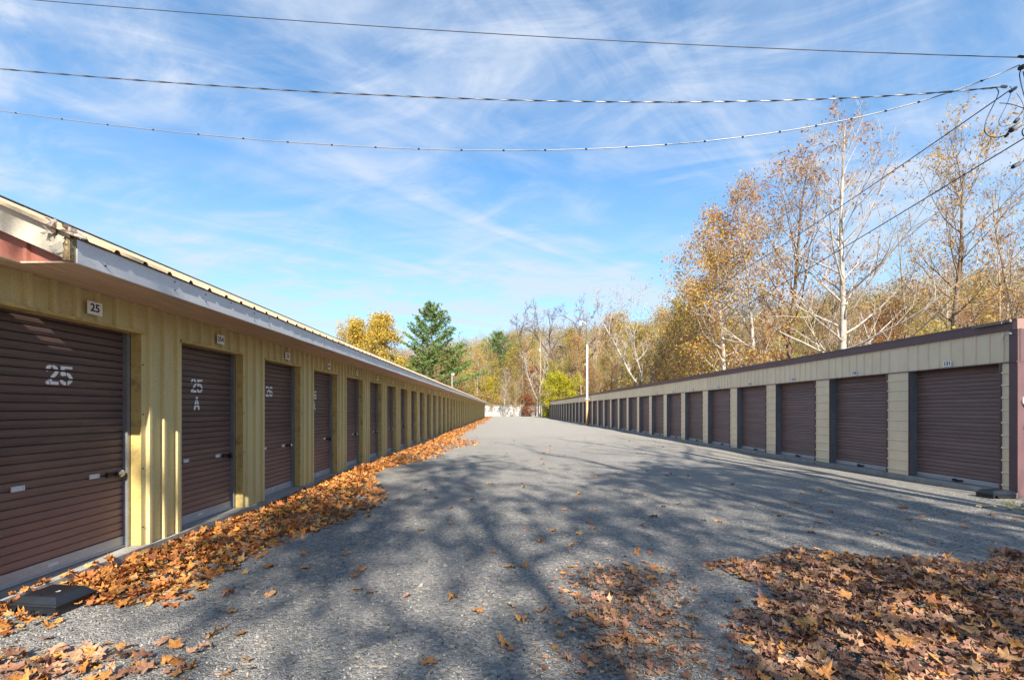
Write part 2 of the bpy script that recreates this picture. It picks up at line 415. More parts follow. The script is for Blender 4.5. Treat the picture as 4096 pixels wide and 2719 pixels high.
# stencil glyphs as strokes in a unit box (w 0.62, h 1)
def arc(cx, cy, rx, ry, a0, a1, n=10):
    return [(cx + rx * math.cos(R(a0 + (a1 - a0) * i / n)), cy + ry * math.sin(R(a0 + (a1 - a0) * i / n))) for i in range(n + 1)]
GLYPH = {
    '2': ([arc(0.31, 0.70, 0.22, 0.22, 170, -35) + [(0.10, 0.09)], [(0.10, 0.085), (0.56, 0.085)]], [(0.28, 0.34, 0.78, 1.0), (0.0, 0.22, 0.2, 0.235), (0.2, 0.235, 0, 0.16)]),
    '5': ([[(0.52, 0.915), (0.14, 0.915)], [(0.13, 0.95), (0.13, 0.55)], [(0.10, 0.56)] + arc(0.28, 0.33, 0.25, 0.25, 80, -165)], [(0.30, 0.36, 0.0, 0.2), (0.28, 0.33, 0.45, 0.7), (0, 0.3, 0.72, 0.76)]),
    '6': ([arc(0.31, 0.30, 0.22, 0.21, 0, 360, 20), [(0.09, 0.30), (0.09, 0.66)] + arc(0.31, 0.70, 0.22, 0.22, 175, 25)], [(0.28, 0.34, 0, 0.2), (0.28, 0.34, 0.8, 1.0), (0.28, 0.34, 0.42, 0.6)]),
    '7': ([[(0.06, 0.915), (0.56, 0.915), (0.26, 0.0)]], [(0.3, 0.36, 0.8, 1.0)]),
    '8': ([arc(0.31, 0.28, 0.22, 0.2, 0, 360, 20), arc(0.31, 0.72, 0.19, 0.19, 0, 360, 20)], [(0.28, 0.34, 0, 0.2), (0.28, 0.34, 0.8, 1.0)]),
    'A': ([[(0.06, 0.0), (0.31, 0.97), (0.56, 0.0)], [(0.15, 0.3), (0.47, 0.3)]], [(0.0, 0.62, 0.60, 0.64)]),
}
def in_glyph(ch, x, y, t=0.085):
    strokes, gaps = GLYPH[ch]
    for (a, b, c, d) in gaps:
        if a < x < b and c < y < d: return False
    for s in strokes:
        for (p, q) in zip(s[:-1], s[1:]):
            dx, dy = q[0] - p[0], q[1] - p[1]; L = dx * dx + dy * dy + 1e-9
            k = max(0, min(1, ((x - p[0]) * dx + (y - p[1]) * dy) / L))
            if (x - p[0] - k * dx) ** 2 + (y - p[1] - k * dy) ** 2 < t * t: return True
    return False

def stencil_mesh(lines, h, slat_h, z_top, z_floor, face):
    """lines of text, centred on u=0, top of first at z_top; cells kept on the slats' flat faces. face(u,z)->xyz"""
    mb = MB(); cell = 0.006
    for li, line in enumerate(lines):
        w = 0.62 * h * len(line) + 0.06 * h * (len(line) - 1)
        for ci, ch in enumerate(line):
            ux = -w / 2 + ci * 0.68 * h; zb = z_top - (li + 1) * h - li * 0.05
            for i in range(int(0.62 * h / cell)):
                for j in range(int(h / cell)):
                    gx, gy = (i + 0.5) * cell, (j + 0.5) * cell
                    zz = zb + gy; fr = ((zz - z_floor) / slat_h) % 1.0
                    if fr < 0.16 or fr > 0.93: continue
                    if in_glyph(ch, gx / h, gy / h):
                        u = ux + gx
                        mb.poly([face(u - cell / 2, zz - cell / 2), face(u + cell / 2, zz - cell / 2), face(u + cell / 2, zz + cell / 2), face(u - cell / 2, zz + cell / 2)])
    return mb.mesh('painted_number', M['stencil'])

def text_mesh(txt, size, mat, bold=0.006):
    c = bpy.data.curves.new('digits', 'FONT'); c.body = txt; c.size = size
    c.align_x = 'CENTER'; c.align_y = 'CENTER'; c.offset = bold * size / 0.1 * 0.28; c.extrude = 0.0008
    c.resolution_u = 3
    c.materials.append(mat)
    tmp = bpy.data.objects.new('digits', c); COL.objects.link(tmp)
    me = bpy.data.meshes.new_from_object(tmp); me.name = 'digits'
    bpy.data.objects.remove(tmp); bpy.data.curves.remove(c)
    return me

# ------------------------------------------------------------------ left building (yellow)
L_ANG = -math.atan(16.0 / 1050.0)
L_BASE = Vector((-4.035, 3.45, 0))
L_root = bpy.data.objects.new('storage_building', None); COL.objects.link(L_root)
L_root.location = Matrix.Rotation(L_ANG, 3, 'Z') @ L_BASE; L_root.rotation_euler = (0, 0, L_ANG)
tag(L_root, 'long yellow metal storage building with brown roll-up doors and wide white eave', 'building', 'rows of storage units')
def LP(name, me, x=0, y=0, z=0, parent=None, pl=None, rot=(0, 0, 0)):
    """place in the left building's frame; parent may be a part placed at pl"""
    if parent is None: return link(name, me, L_root, Vector((x, y, z)) - L_BASE, rot)
    return link(name, me, parent, Vector((x, y, z)) - Vector(pl), rot)

LX = -4.035; LP_ = 1.957; LY0 = 4.982; LOP = 1.33; LN = 43
L_END = LY0 + LP_ * (LN - 1) + (LP_ - LOP)
ZT = 2.46; ZS = 2.75; ZF = 0.10; EX = -3.38; RP = LP_ / 9
LD = LX - 0.175                                              # door plane
SLAT = (ZT - 0.22) / 29.5
def slat_profile_L(h):
    return [(0.0, -0.020), (0.007, -0.022), (0.0075, -0.003), (0.018, 0.001), (h * 0.5, 0.0055), (h - 0.006, 0.003), (h - 0.0005, -0.004), (h, -0.020)]
def slat_mesh(name, width, prof, mat, sgn, sides=True):
    mb = MB()
    for (a, b) in zip(prof[:-1], prof[1:]):
        mb.poly([(sgn * a[1], -width / 2, a[0]), (sgn * a[1], width / 2, a[0]), (sgn * b[1], width / 2, b[0]), (sgn * b[1], -width / 2, b[0])])
    return mb.mesh(name, mat)
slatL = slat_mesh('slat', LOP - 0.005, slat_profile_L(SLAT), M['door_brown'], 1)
NSLAT = 30
mb = MB()
for k in range(NSLAT):
    for (a, b) in zip(slat_profile_L(SLAT)[:-1], slat_profile_L(SLAT)[1:]):
        w = LOP - 0.005; z0 = 0.12 + k * SLAT
        mb.poly([(a[1], -w/2, a[0] + z0), (a[1], w/2, a[0] + z0), (b[1], w/2, b[0] + z0), (b[1], -w/2, b[0] + z0)])
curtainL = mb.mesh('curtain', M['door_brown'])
# bottom bar with lip
mb = MB(); mb.box((-0.012, -LOP/2 + 0.004, 0.004), (0.012, LOP/2 - 0.004, 0.118)); mb.box((0.012, -LOP/2 + 0.004, 0.004), (0.026, LOP/2 - 0.004, 0.022))
barL = mb.mesh('bottom_bar', M['bar_grey'])
mb = MB(); mb.box((0.0, -0.02, 0.0), (0.05, 0.02, ZT - ZF)); mb.box((0.05, -0.02, 0.0), (0.056, -0.006, ZT - ZF))
trackL = mb.mesh('track', M['steel'])
mb = MB()
for q in ((-0.05, 0.05, 0.016, 0.022), (-0.05, 0.05, -0.022, -0.016)):
    mb.box((0.0, q[0], q[2]), (0.010, q[1], q[3]))
for q in ((-0.05, -0.043), (0.043, 0.05)): mb.box((0.0, q[0], -0.016), (0.010, q[1], 0.016))
mb.box((0.0, -0.043, -0.016), (0.003, 0.043, 0.016))
pullL = mb.mesh('pull_handle', M['white_plate'])
mb = MB(); mb.box((0, -0.045, -0.008), (0.002, 0.045, 0.018)); stickerL = mb.mesh('sticker', M['white_plate'])
# lock: hasp bar and round padlock
mb = MB(); mb.box((0.0, -0.10, -0.016), (0.014, 0.055, 0.016)); mb.box((0.0, -0.115, -0.024), (0.022, -0.07, 0.024)); mb.box((0.014, -0.02, -0.010), (0.030, 0.05, 0.010))
haspL = mb.mesh('hasp', M['black_metal'])
mb = MB(); mb.tube([(0.018, 0, 0), (0.024, 0, 0), (0.044, 0, 0), (0.052, 0, 0)], [0.030, 0.036, 0.036, 0.028], 16); mb.tube([(0.052, 0, 0), (0.056, 0, 0)], [0.018, 0.014], 10)
discL = mb.mesh('padlock', M['chrome'], smooth=False)
mb = MB(); mb.box((0.016, -0.024, -0.05), (0.042, 0.024, 0.0)); mb.tube([(0.029, -0.016, 0.0), (0.029, -0.016, 0.024), (0.029, -0.008, 0.034), (0.029, 0.008, 0.034), (0.029, 0.016, 0.024), (0.029, 0.016, 0)], 0.005, 6)
padL = mb.mesh('padlock', M['black_metal'])

mapL = lambda u, d, w: (d, u, w)
def lname(n): return str(25 + n // 2) + ('A' if n % 2 else '')
plate_mb = MB(); plate_mb.box((0.0, -0.08, -0.0625), (0.004, 0.08, 0.0625)); plateL = plate_mb.mesh('number_plate', M['plate'])
lintel_trim = MB(); lintel_trim.box((-0.12, -LOP/2 - 0.03, -0.02), (0.028, LOP/2 + 0.03, 0.012)); lintel_trim = lintel_trim.mesh('lintel_trim', M['yellow_trim'])
mb = MB(); mb.box((-0.118, -0.012, ZF), (-0.002, 0.0, ZT - 0.02)); jambL_far = mb.mesh('jamb', M['yellow_trim'])
mb = MB(); mb.box((-0.118, 0.0, ZF), (-0.002, 0.012, ZT - 0.02)); jambL_near = mb.mesh('jamb', M['yellow_trim'])
pillarL = sheet('wall_panel', rib_profile(0, LP_ - LOP, RP, RP * 0.42), 0.085, ZS, mapL, M['yellow'])
lintelL = sheet('lintel_panel', rib_profile(-LOP, 0, RP, RP * 0.42), ZT + 0.005, ZS, mapL, M['yellow'])
rnd = random.Random(3)
mb = MB()
for zz in (0.3, 0.95, 1.55, 2.1):
    for uu in (0.02, 0.145, 0.36, 0.575): mb.tube([(0.0, uu, zz + 0.02 * (uu > .3)), (0.007, uu, zz + 0.02 * (uu > .3))], 0.008, 6)
for uu in (0.14, 0.36, 0.57):
    mb.tube([(0.0, uu, 2.70), (0.007, uu, 2.70)], 0.008, 6)
screws = mb.mesh('screw_heads', M['black_metal'])
for n in range(LN):
    ye = LY0 + LP_ * n; yc = ye - LOP / 2; nm = lname(n)
    wp = LP('wall_panel', pillarL, LX, ye, 0)
    if n < 7: link('screw_heads', screws, wp)
    LP('lintel_panel', lintelL, LX, ye, 0)
    LP('lintel_trim', lintel_trim, LX, yc, ZT)
    LP('jamb', jambL_far, LX, ye + 0.012, 0)
    LP('jamb', jambL_near, LX, ye - LOP - 0.012, 0)
    if n == 0:            # the end unit's opening is a little wider
        nj = [o for o in L_root.children if o.name.startswith('jamb')][-1]; nj.location.y -= 0.14
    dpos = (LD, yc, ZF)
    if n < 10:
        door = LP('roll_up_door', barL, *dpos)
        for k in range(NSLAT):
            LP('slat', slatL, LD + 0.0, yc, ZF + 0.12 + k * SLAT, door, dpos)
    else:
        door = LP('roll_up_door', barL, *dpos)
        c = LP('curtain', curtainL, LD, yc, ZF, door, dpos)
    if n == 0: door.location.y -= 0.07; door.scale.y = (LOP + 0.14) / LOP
    tag(door, 'brown roll-up door of unit ' + nm)
    LP('track', trackL, LD + 0.002, ye - 0.021, ZF, door, dpos)
    if n < 22:
        zl = 0.92 + rnd.uniform(-0.015, 0.015)
        if n < 8:
            LP('pull_handle', pullL, LD + 0.006, ye - 0.36, zl + 0.01, door, dpos)
            LP('pull_handle', pullL, LD + 0.006, ye - 1.02, zl + 0.01, door, dpos)
            LP('sticker', stickerL, LD + 0.0125, yc - 0.08, 0.165, door, dpos)
        LP('hasp', haspL, LD + 0.006, ye - 0.12, zl, door, dpos)
        LP('padlock', discL if n not in (1, 3, 7, 10) else padL, LD + 0.010, ye - 0.10, zl, door, dpos)
    if n < 16:
        p = LP('number_plate', plateL, LX + 0.039, yc + 0.05, 2.585)
        pp = (LX + 0.039, yc + 0.05, 2.585)
        if n < 10:
            LP('digits', text_mesh(nm, 0.105 if len(nm) < 3 else 0.085, M['print_black']), pp[0] + 0.0052, pp[1], pp[2], p, pp, (R(90), 0, R(90)))
    if n < 8:
        txt = [nm[:2]] + (['A'] if nm.endswith('A') else [])
        shift = {0: -0.02, 1: -0.14, 2: -0.20, 3: -0.25, 4: -0.27, 5: -0.30, 6: -0.3, 7: -0.3}[n]
        me = stencil_mesh(txt, 0.185, SLAT, 2.02, ZF + 0.12, lambda u, z: (0.0, u, z))
        LP('painted_number', me, LD + 0.0062, yc + shift, 0, door, dpos)
# near end pier, far end closing panel, gables, slab, black sheet standing for the unlit interior
y_near = LY0 - LOP - 0.30
LP('lintel_panel', sheet('lintel_panel', [(-0.17, 0), (0.0, 0)], ZT + 0.005, ZS, mapL, M['yellow']), LX, LY0 - LOP, 0)
mb = MB(); mb.box((-0.12, -0.16, -0.0195), (0.0275, -0.031, 0.0115)); LP('lintel_trim', mb.mesh('lintel_trim', M['yellow_trim']), LX, LY0 - LOP, ZT)
LP('wall_panel', sheet('wall_panel', rib_profile(0, 0.15, RP, 0.1), 0.085, ZS, mapL, M['yellow']), LX, y_near, 0)
mb = MB(); mb.box((LX - 6.0, y_near, -0.25), (LX + 0.06, L_END, ZF - 0.004)); LP('slab', mb.mesh('slab', M['concrete']))
mb = MB()
mb.box((LX - 0.30, y_near + 0.05, ZF), (LX - 0.215, L_END - 0.05, ZS - 0.02)); LP('unlit_gap_back', mb.mesh('unlit_gap_back', M['black_void']))
for yy, mat in ((y_near, 'red_gable'), (L_END, 'yellow')):
    sg = -1 if yy == y_near else 1
    me = sheet('end_wall', rib_profile(LX - 5.9, LX, 0.30, LX - 0.15), 0.085, 2.74, lambda u, d, w: (u, yy + sg * d, w), M[mat])
    LP('end_wall', me)
# roof: eave at EX, slope .43 up to the ridge
SL = 0.43; HALF = 3.6; RIDGE = EX - HALF; ZE = 2.93
ye0, ye1 = 3.40, L_END + 0.5
RIBR = 0.305
prof = rib_profile(ye0, ye1, RIBR, ye0 + 0.16, 0.030, 0.03, 0.075)
mb = MB()
for (a, b) in zip(prof[:-1], prof[1:]):
    e = 0.045
    p = lambda u, d, x: (x, u, ZE + 0.03 + (EX - x) * SL + d)
    mb.poly([p(a[0], a[1], EX + e), p(b[0], b[1], EX + e), p(b[0], b[1], RIDGE), p(a[0], a[1], RIDGE)])
    q = lambda u, d, x: (x, u, ZE + 0.03 + HALF * SL - (RIDGE - x) * SL + d)
    mb.poly([q(a[0], a[1], RIDGE), q(b[0], b[1], RIDGE), q(b[0], b[1], RIDGE - HALF), q(a[0], a[1], RIDGE - HALF)])
LP('roof', mb.mesh('roof', M['roof']))
mb = MB(); zr = ZE + 0.03 + HALF * SL
mb.poly([(RIDGE + 0.22, ye0, zr - 0.09 + 0.042), (RIDGE + 0.22, ye1, zr - 0.09 + 0.042), (RIDGE, ye1, zr + 0.06), (RIDGE, ye0, zr + 0.06)])
mb.poly([(RIDGE, ye0, zr + 0.06), (RIDGE, ye1, zr + 0.06), (RIDGE - 0.22, ye1, zr - 0.05), (RIDGE - 0.22, ye0, zr - 0.05)])
LP('ridge_cap', mb.mesh('ridge_cap', M['ridge_shadow']))
# roof deck underside closes the attic from below at the eave
mb = MB(); mb.poly([(EX + 0.03, ye0, ZE + 0.020), (RIDGE, ye0, ZE + 0.02 + HALF * SL), (RIDGE, ye1, ZE + 0.02 + HALF * SL), (EX + 0.03, ye1, ZE + 0.020)])
LP('roof_deck', mb.mesh('roof_deck', M['soffit']))
# soffit boards
yy = 3.51
while yy < L_END + 0.4:
    y2 = min(yy + 2.44, L_END + 0.42)
    mb = MB(); mb.box((LX - 0.03, yy, ZS), (EX, y2 - 0.004, ZS + 0.012)); LP('soffit_board', mb.mesh('soffit_board', M['soffit']), 0, 0, rnd.uniform(-0.002, 0.002)); yy = y2
mb = MB(); mb.box((LX - 0.03, 2.98, ZS), (-3.80, 3.505, ZS + 0.012)); LP('soffit_board', mb.mesh('soffit_board', M['soffit']))  # extra board added out of view to keep sun off the end door
# fascia boards with nail heads
yy = 3.515; k = 0
while yy < L_END + 0.4:
    y2 = min(yy + 3.66, L_END + 0.42)
    mb = MB(); mb.box((EX, yy, 2.745), (EX + 0.022, y2 - 0.006, ZE))
    o = LP('fascia_board', mb.mesh('fascia_board', M['white_fascia']), rnd.uniform(-0.003, 0.003), 0, rnd.uniform(-0.004, 0.004))
    if k < 6:
        mb = MB(); t = yy + 0.25
        while t < y2 - 0.1:
            for zz in (2.80 + rnd.uniform(-0.015, 0.015), 2.895 + rnd.uniform(-0.01, 0.01)):
                if rnd.random() < 0.75: mb.tube([(EX + 0.020, t, zz), (EX + 0.028, t, zz)], 0.0075, 6)
            t += 0.42 + rnd.uniform(-0.08, 0.1)
        link('nail_heads', mb.mesh('nail_heads', M['black_metal']), o, -Vector(o.location) + Vector(o.location) * 0 + (Vector((0, 0, 0)) - L_BASE - (-L_BASE) ) + Vector(o.location))
        o2 = o.children[0]; o2.location = (0, 0, 0)
    yy = y2; k += 1
# rake board along the near gable, red gable triangle, torn flashing at the corner
mb = MB()
yb = 3.46
mb.poly([(EX + 0.02, yb, 2.75), (EX + 0.02, yb, ZE + 0.02), (RIDGE, yb, ZE + 0.02 + HALF * SL), (RIDGE, yb, 2.75 + 0.02 + HALF * SL)])
mb.poly([(EX + 0.02, yb + 0.045, 2.75), (RIDGE, yb + 0.045, 2.77 + HALF * SL), (RIDGE, yb + 0.045, ZE + 0.02 + HALF * SL), (EX + 0.02, yb + 0.045, ZE + 0.02)])
mb.poly([(EX + 0.02, yb, 2.75), (RIDGE, yb, 2.77 + HALF * SL), (RIDGE, yb + 0.045, 2.77 + HALF * SL), (EX + 0.02, yb + 0.045, 2.75)])
LP('rake_board', mb.mesh('rake_board', M['cream_rake']))
mb = MB()
prof = rib_profile(RIDGE, EX + 0.0, 0.305, EX - 0.42, 0.02, 0.03, 0.06)
for (a, b) in zip(prof[:-1], prof[1:]):
    zt = lambda x: max(2.764, ZE + (EX - x) * SL - 0.02)
    mb.poly([(a[0], yb + 0.10 - a[1], 2.764), (b[0], yb + 0.10 - b[1], 2.764), (b[0], yb + 0.10 - b[1], zt(b[0])), (a[0], yb + 0.10 - a[1], zt(a[0]))])
LP('gable_panel', mb.mesh('gable_panel', M['red_gable']))
mb = MB(); mb.box((EX - 0.035, yb - 0.004, 2.755), (EX + 0.018, yb + 0.05, 2.925)); LP('rotten_board_end', mb.mesh('rotten_board_end', paint('rotten wood', (0.20, 0.13, 0.05), 0.95, 0.5, (0.45, 0.40, 0.30), 0.5, 0.62, (1, 1, 1), 25, bump_s=0.8)))
# torn flashing: crumpled sheet
def crumple(nu, nv, su, sv, amp, seed):
    r = np.random.default_rng(seed); mb = MB(); P = {}
    for i in range(nu + 1):
        for j in range(nv + 1):
            edge = 0.25 if i in (0, nu) or j in (0, nv) else 0.0
            P[i, j] = ((i / nu - 0.5) * su + r.normal() * su * (0.04 + edge * 0.25), r.normal() * amp, (j / nv - 0.5) * sv + r.normal() * sv * (0.04 + edge * 0.25))
    for i in range(nu):
        for j in range(nv): mb.poly([P[i, j], P[i + 1, j], P[i + 1, j + 1], P[i, j + 1]])
    return mb
torn = paint('torn grey flashing', (0.42, 0.37, 0.33), 0.5, 0.3, (0.22, 0.15, 0.12), 0.5, 0.7, (1, 1, 1), 14)
LP('torn_flashing', crumple(4, 5, 0.075, 0.13, 0.022, 5).mesh('torn_flashing', torn), EX - 0.10, yb - 0.03, 3.0, rot=(0.2, 0.3, 0.2))
LP('torn_flashing', crumple(5, 3, 0.13, 0.045, 0.012, 9).mesh('torn_flashing', torn), EX + 0.01, yb + 0.03, 2.985, rot=(0.1, 0.25, 0.9))
LP('torn_flashing', crumple(4, 5, 0.11, 0.16, 0.006, 12).mesh('torn_flashing', M['cream_rake']), EX - 0.07, yb - 0.012, 2.88)

# ------------------------------------------------------------------ right building (beige and maroon)
RX = 9.42; RPI = 2.497; RY0 = 8.547; ROP = 1.865; RN = 36
R_BASE = Vector((RX, 8.24, 0))
R_root = bpy.data.objects.new('storage_building', None); COL.objects.link(R_root)
R_root.location = R_BASE
tag(R_root, 'long beige storage building with maroon roll-up doors and maroon roof edge', 'building', 'rows of storage units')
def RP_(name, me, x=0, y=0, z=0, parent=None, pl=None, rot=(0, 0, 0)):
    if parent is None: return link(name, me, R_root, Vector((x, y, z)) - R_BASE, rot)
    return link(name, me, parent, Vector((x, y, z)) - Vector(pl), rot)
RD = RX + 0.155; RZT = 2.46; RFB = 2.48; RFT = 3.06; RCT = 3.25
RSL = (RZT + 0.05 - 0.20) / 28.5
def slat_profile_R(h):
    return [(0.0, -0.016), (h*0.10, -0.017), (h*0.13, 0.006), (h*0.26, 0.012), (h*0.44, 0.003), (h*0.52, -0.002), (h*0.60, 0.002), (h*0.98, -0.006), (h, -0.016)]
slatR = slat_mesh('slat', ROP - 0.005, slat_profile_R(RSL), M['door_maroon'], -1)
mb = MB()
for k in range(29):
    pr = slat_profile_R(RSL)
    for (a, b) in zip(pr[:-1], pr[1:]):
        w = ROP - 0.005; z0 = 0.10 + k * RSL
        mb.poly([(-a[1], -w/2, a[0] + z0), (-a[1], w/2, a[0] + z0), (-b[1], w/2, b[0] + z0), (-b[1], -w/2, b[0] + z0)])
curtainR = mb.mesh('curtain', M['door_maroon'])
mb = MB(); mb.box((-0.014, -ROP/2 + 0.004, 0.004), (0.012, ROP/2 - 0.004, 0.098)); mb.box((-0.028, -ROP/2 + 0.004, 0.004), (-0.014, ROP/2 - 0.004, 0.02))
barR = mb.mesh('bottom_bar', M['bar_grey'])
mb = MB(); mb.box((-0.045, -0.11, 0.03), (-0.014, 0.03, 0.055)); mb.box((-0.06, 0.03, 0.018), (-0.014, 0.075, 0.066)); mb.tube([(-0.05, -0.11, 0.042), (-0.07, -0.03, 0.02), (-0.06, 0.05, 0.03)], 0.011, 6)
latchR = mb.mesh('latch', M['black_metal'])
mb = MB(); mb.box((0.0, -0.012, 0.0), (0.155, 0.0, RFB - ZF)); jambR = mb.mesh('jamb', M['jamb_grey'])
mb = MB(); mb.box((0.0, 0.0, 0.0), (0.155, 0.012, RFB - ZF)); jambR2 = mb.mesh('jamb', M['maroon_trim'])
PW = RPI - ROP
# pillar: horizontally ribbed sheet between two thin maroon edge trims
prof = rib_profile(0.05, RFB - 0.01, 0.232, 0.20, 0.020, 0.020, 0.050)
pillarR = sheet('wall_panel', prof, -PW / 2 + 0.02, PW / 2 - 0.02, lambda u, d, w: (-d, w, u), M['beige'])
mb = MB()
for s in (-1, 1):
    y0 = s * (PW / 2) ; y1 = s * (PW / 2 - 0.028)
    mb.box((-0.026, min(y0, y1), 0.04), (0.01, max(y0, y1), RFB - 0.012))
edgeR = mb.mesh('edge_trim', M['maroon_trim'])
fas = sheet('fascia_panel', rib_profile(-ROP - PW/2, PW/2, RPI / 10, 0.07, 0.020, 0.016, 0.042), RFB, RFT + 0.02, lambda u, d, w: (-d, u, w), M['beige'])
mb = MB(); mb.box((-0.03, -ROP - PW/2 + 0.002, -0.012), (0.12, PW/2 - 0.002, 0.004)); drip = mb.mesh('drip_edge', M['maroon_trim'])
mb = MB()
a0, a1 = -ROP - PW/2, PW/2
mb.box((-0.045, a0, RFT), (0.05, a1, RCT)); mb.box((-0.055, a0, RCT - 0.03), (0.06, a1, RCT + 0.004))
cap = mb.mesh('roof_edge_trim', M['maroon_trim'])
mb = MB(); mb.box((-0.004, -0.085, -0.055), (0.0, 0.085, 0.055)); plateR = mb.mesh('number_plate', M['plate'])
mb = MB(); mb.box((0.0, a0, 0.06), (0.06, a1, RFB)); gap_back = mb.mesh('unlit_gap_back', M['black_void'])  # black backing, its colour stands in for the unlit space behind the door
mb = MB(); mb.box((-0.05, a0, -0.3), (6.0, a1, ZF - 0.003)); slabR = mb.mesh('slab', M['concrete'])
mb = MB()
mb.poly([(0.05, a0, RCT - 0.02), (0.05, a1, RCT - 0.02), (6.2, a1, 2.75), (6.2, a0, 2.75)]); roofR = mb.mesh('roof_panel', M['maroon_trim'])
mb = MB(); mb.poly([(6.0, a0, 0), (6.0, a1, 0), (6.0, a1, 2.77), (6.0, a0, 2.77)]); backR = mb.mesh('back_wall', M['beige'])
for k in range(RN):
    yn = RY0 + RPI * k; yc = yn + ROP / 2; zz = float(rise(yc)); yref = yn + ROP
    RP_('fascia_panel', fas, RX, yref, zz); RP_('drip_edge', drip, RX, yref, RFB + zz)
    RP_('roof_edge_trim', cap, RX, yref + rnd.uniform(-.001, .001), zz + rnd.uniform(-0.003, 0.003))
    RP_('slab', slabR, RX + rnd.uniform(-0.004, 0.004), yref, zz); RP_('unlit_gap_back', gap_back, RD + 0.03, yref, zz)
    RP_('roof_panel', roofR, RX, yref, zz); RP_('back_wall', backR, RX, yref, zz)
    RP_('jamb', jambR, RX, yref, ZF + zz); RP_('jamb', jambR2, RX, yn, ZF + zz)
    RP_('wall_panel', pillarR, RX, yref + PW / 2, zz); RP_('edge_trim', edgeR, RX, yref + PW / 2, zz)
    nm = str(131 - k); dpos = (RD, yc, ZF + zz)
    door = RP_('roll_up_door', barR, *dpos); tag(door, 'maroon roll-up door of unit ' + nm)
    if k < 10:
        for s in range(29): RP_('slat', slatR, RD, yc, ZF + zz + 0.10 + s * RSL, door, dpos)
    else: RP_('curtain', curtainR, RD, yc, ZF + zz, door, dpos)
    if k < 14: RP_('latch', latchR, RD, yc + rnd.uniform(-0.1, 0.05), ZF + zz, door, dpos)
    if k < 12:
        pp = (RX - 0.024, yc + 0.05, 2.565 + zz); p = RP_('number_plate', plateR, *pp)
        if k < 8: RP_('digits', text_mesh(nm, 0.10, M['print_black'], 0.012), pp[0] - 0.0052, pp[1], pp[2], p, pp, (R(90), 0, R(-90)))
# near corner: narrow ribbed panel, corner trim, end wall
prof = rib_profile(0.05, RFB - 0.01, 0.232, 0.20, 0.020, 0.020, 0.050)
RP_('wall_panel', sheet('wall_panel', prof, 8.37, RY0 - 0.012, lambda u, d, w: (-d, w, u), M['beige']), RX)
mb = MB(); mb.box((-0.026, RY0 - 0.03, 0.04), (0.01, RY0 - 0.002, RFB - 0.012)); RP_('edge_trim', mb.mesh('edge_trim', M['maroon_trim']), RX)
RP_('fascia_panel', sheet('fascia_panel', rib_profile(8.36, RY0 - PW/2 + 0.0, 0.2497, 8.45, 0.02, 0.016, 0.042) if RY0 - PW/2 > 8.36 else [(8.20, 0), (RY0 - PW/2, 0)], RFB, RFT + 0.02, lambda u, d, w: (-d - 0.0, u, w), M['beige']), RX)
mb = MB(); mb.box((-0.034, 8.228, 0.0), (0.10, 8.37, RCT - 0.005)); mb.box((-0.057, 8.224, RFB - 0.015), (0.09, 8.40, RFB + 0.003))
RP_('corner_trim', mb.mesh('corner_trim', M['maroon_trim']), RX)
mb = MB(); mb.box((-0.047, 8.222, RFT + 0.003), (6.1, 8.30, RCT + 0.002)); RP_('roof_edge_trim', mb.mesh('roof_edge_trim', M['maroon_wall']), RX)
for yy, sg in ((8.245, -1), (RY0 + RPI * (RN - 1) + ROP + PW, 1)):
    RP_('end_wall', sheet('end_wall', rib_profile(0.06, 6.0, 0.305, 0.45), 0.02, 3.10, lambda u, d, w: (u, yy + sg * d, w), M['maroon_wall']), RX)
# lamp batten on the roof edge, wire eye
mb = MB(); mb.box((-0.12, 8.42, 3.195), (-0.05, 8.95, 3.225)); mb.box((-0.10, 8.30, 3.205), (-0.05, 8.42, 3.245))
RP_('light_batten', mb.mesh('light_batten', M['grey_pole']), RX)
mb = MB(); mb.tube([(-0.03, 8.33, 2.99), (-0.09, 8.33, 3.0)], 0.022, 8); mb.tube([(-0.09, 8.33, 3.0), (-0.10, 8.40, 2.94), (-0.04, 8.46, 2.90)], 0.006, 5)
RP_('wire_eye', mb.mesh('wire_eye', M['steel']), RX)
# meter and cabinet on the end wall
mt = bpy.data.objects.new('electric_meter', None); COL.objects.link(mt); mt.location = (RX + 0.13, 8.235, 1.76)
tag(mt, 'round electric meter on the end wall of the beige building', 'meter')
mb = MB(); mb.tube([(0, 0.0, 0), (0, -0.03, 0)], 0.10, 18); link('base', mb.mesh('base', M['cream_rake']), mt)
mb = MB(); mb.tube([(0, -0.03, 0), (0, -0.09, 0), (0, -0.11, 0)], [0.078, 0.075, 0.055], 18); link('dial', mb.mesh('dial', M['steel']), mt)
cb = bpy.data.objects.new('breaker_cabinet', None); COL.objects.link(cb); cb.location = (RX + 0.34, 8.235, 0.85)
tag(cb, 'blue grey breaker cabinet below the meter on the end wall', 'cabinet')
mb = MB(); mb.box((-0.24, -0.16, 0), (0.24, 0, 0.52)); bevel(link('housing', mb.mesh('housing', M['blue_box']), cb), 0.01)
mb = MB(); mb.box((-0.25, -0.175, 0.515), (0.25, 0, 0.535)); link('lid', mb.mesh('lid', M['grey_box']), cb)

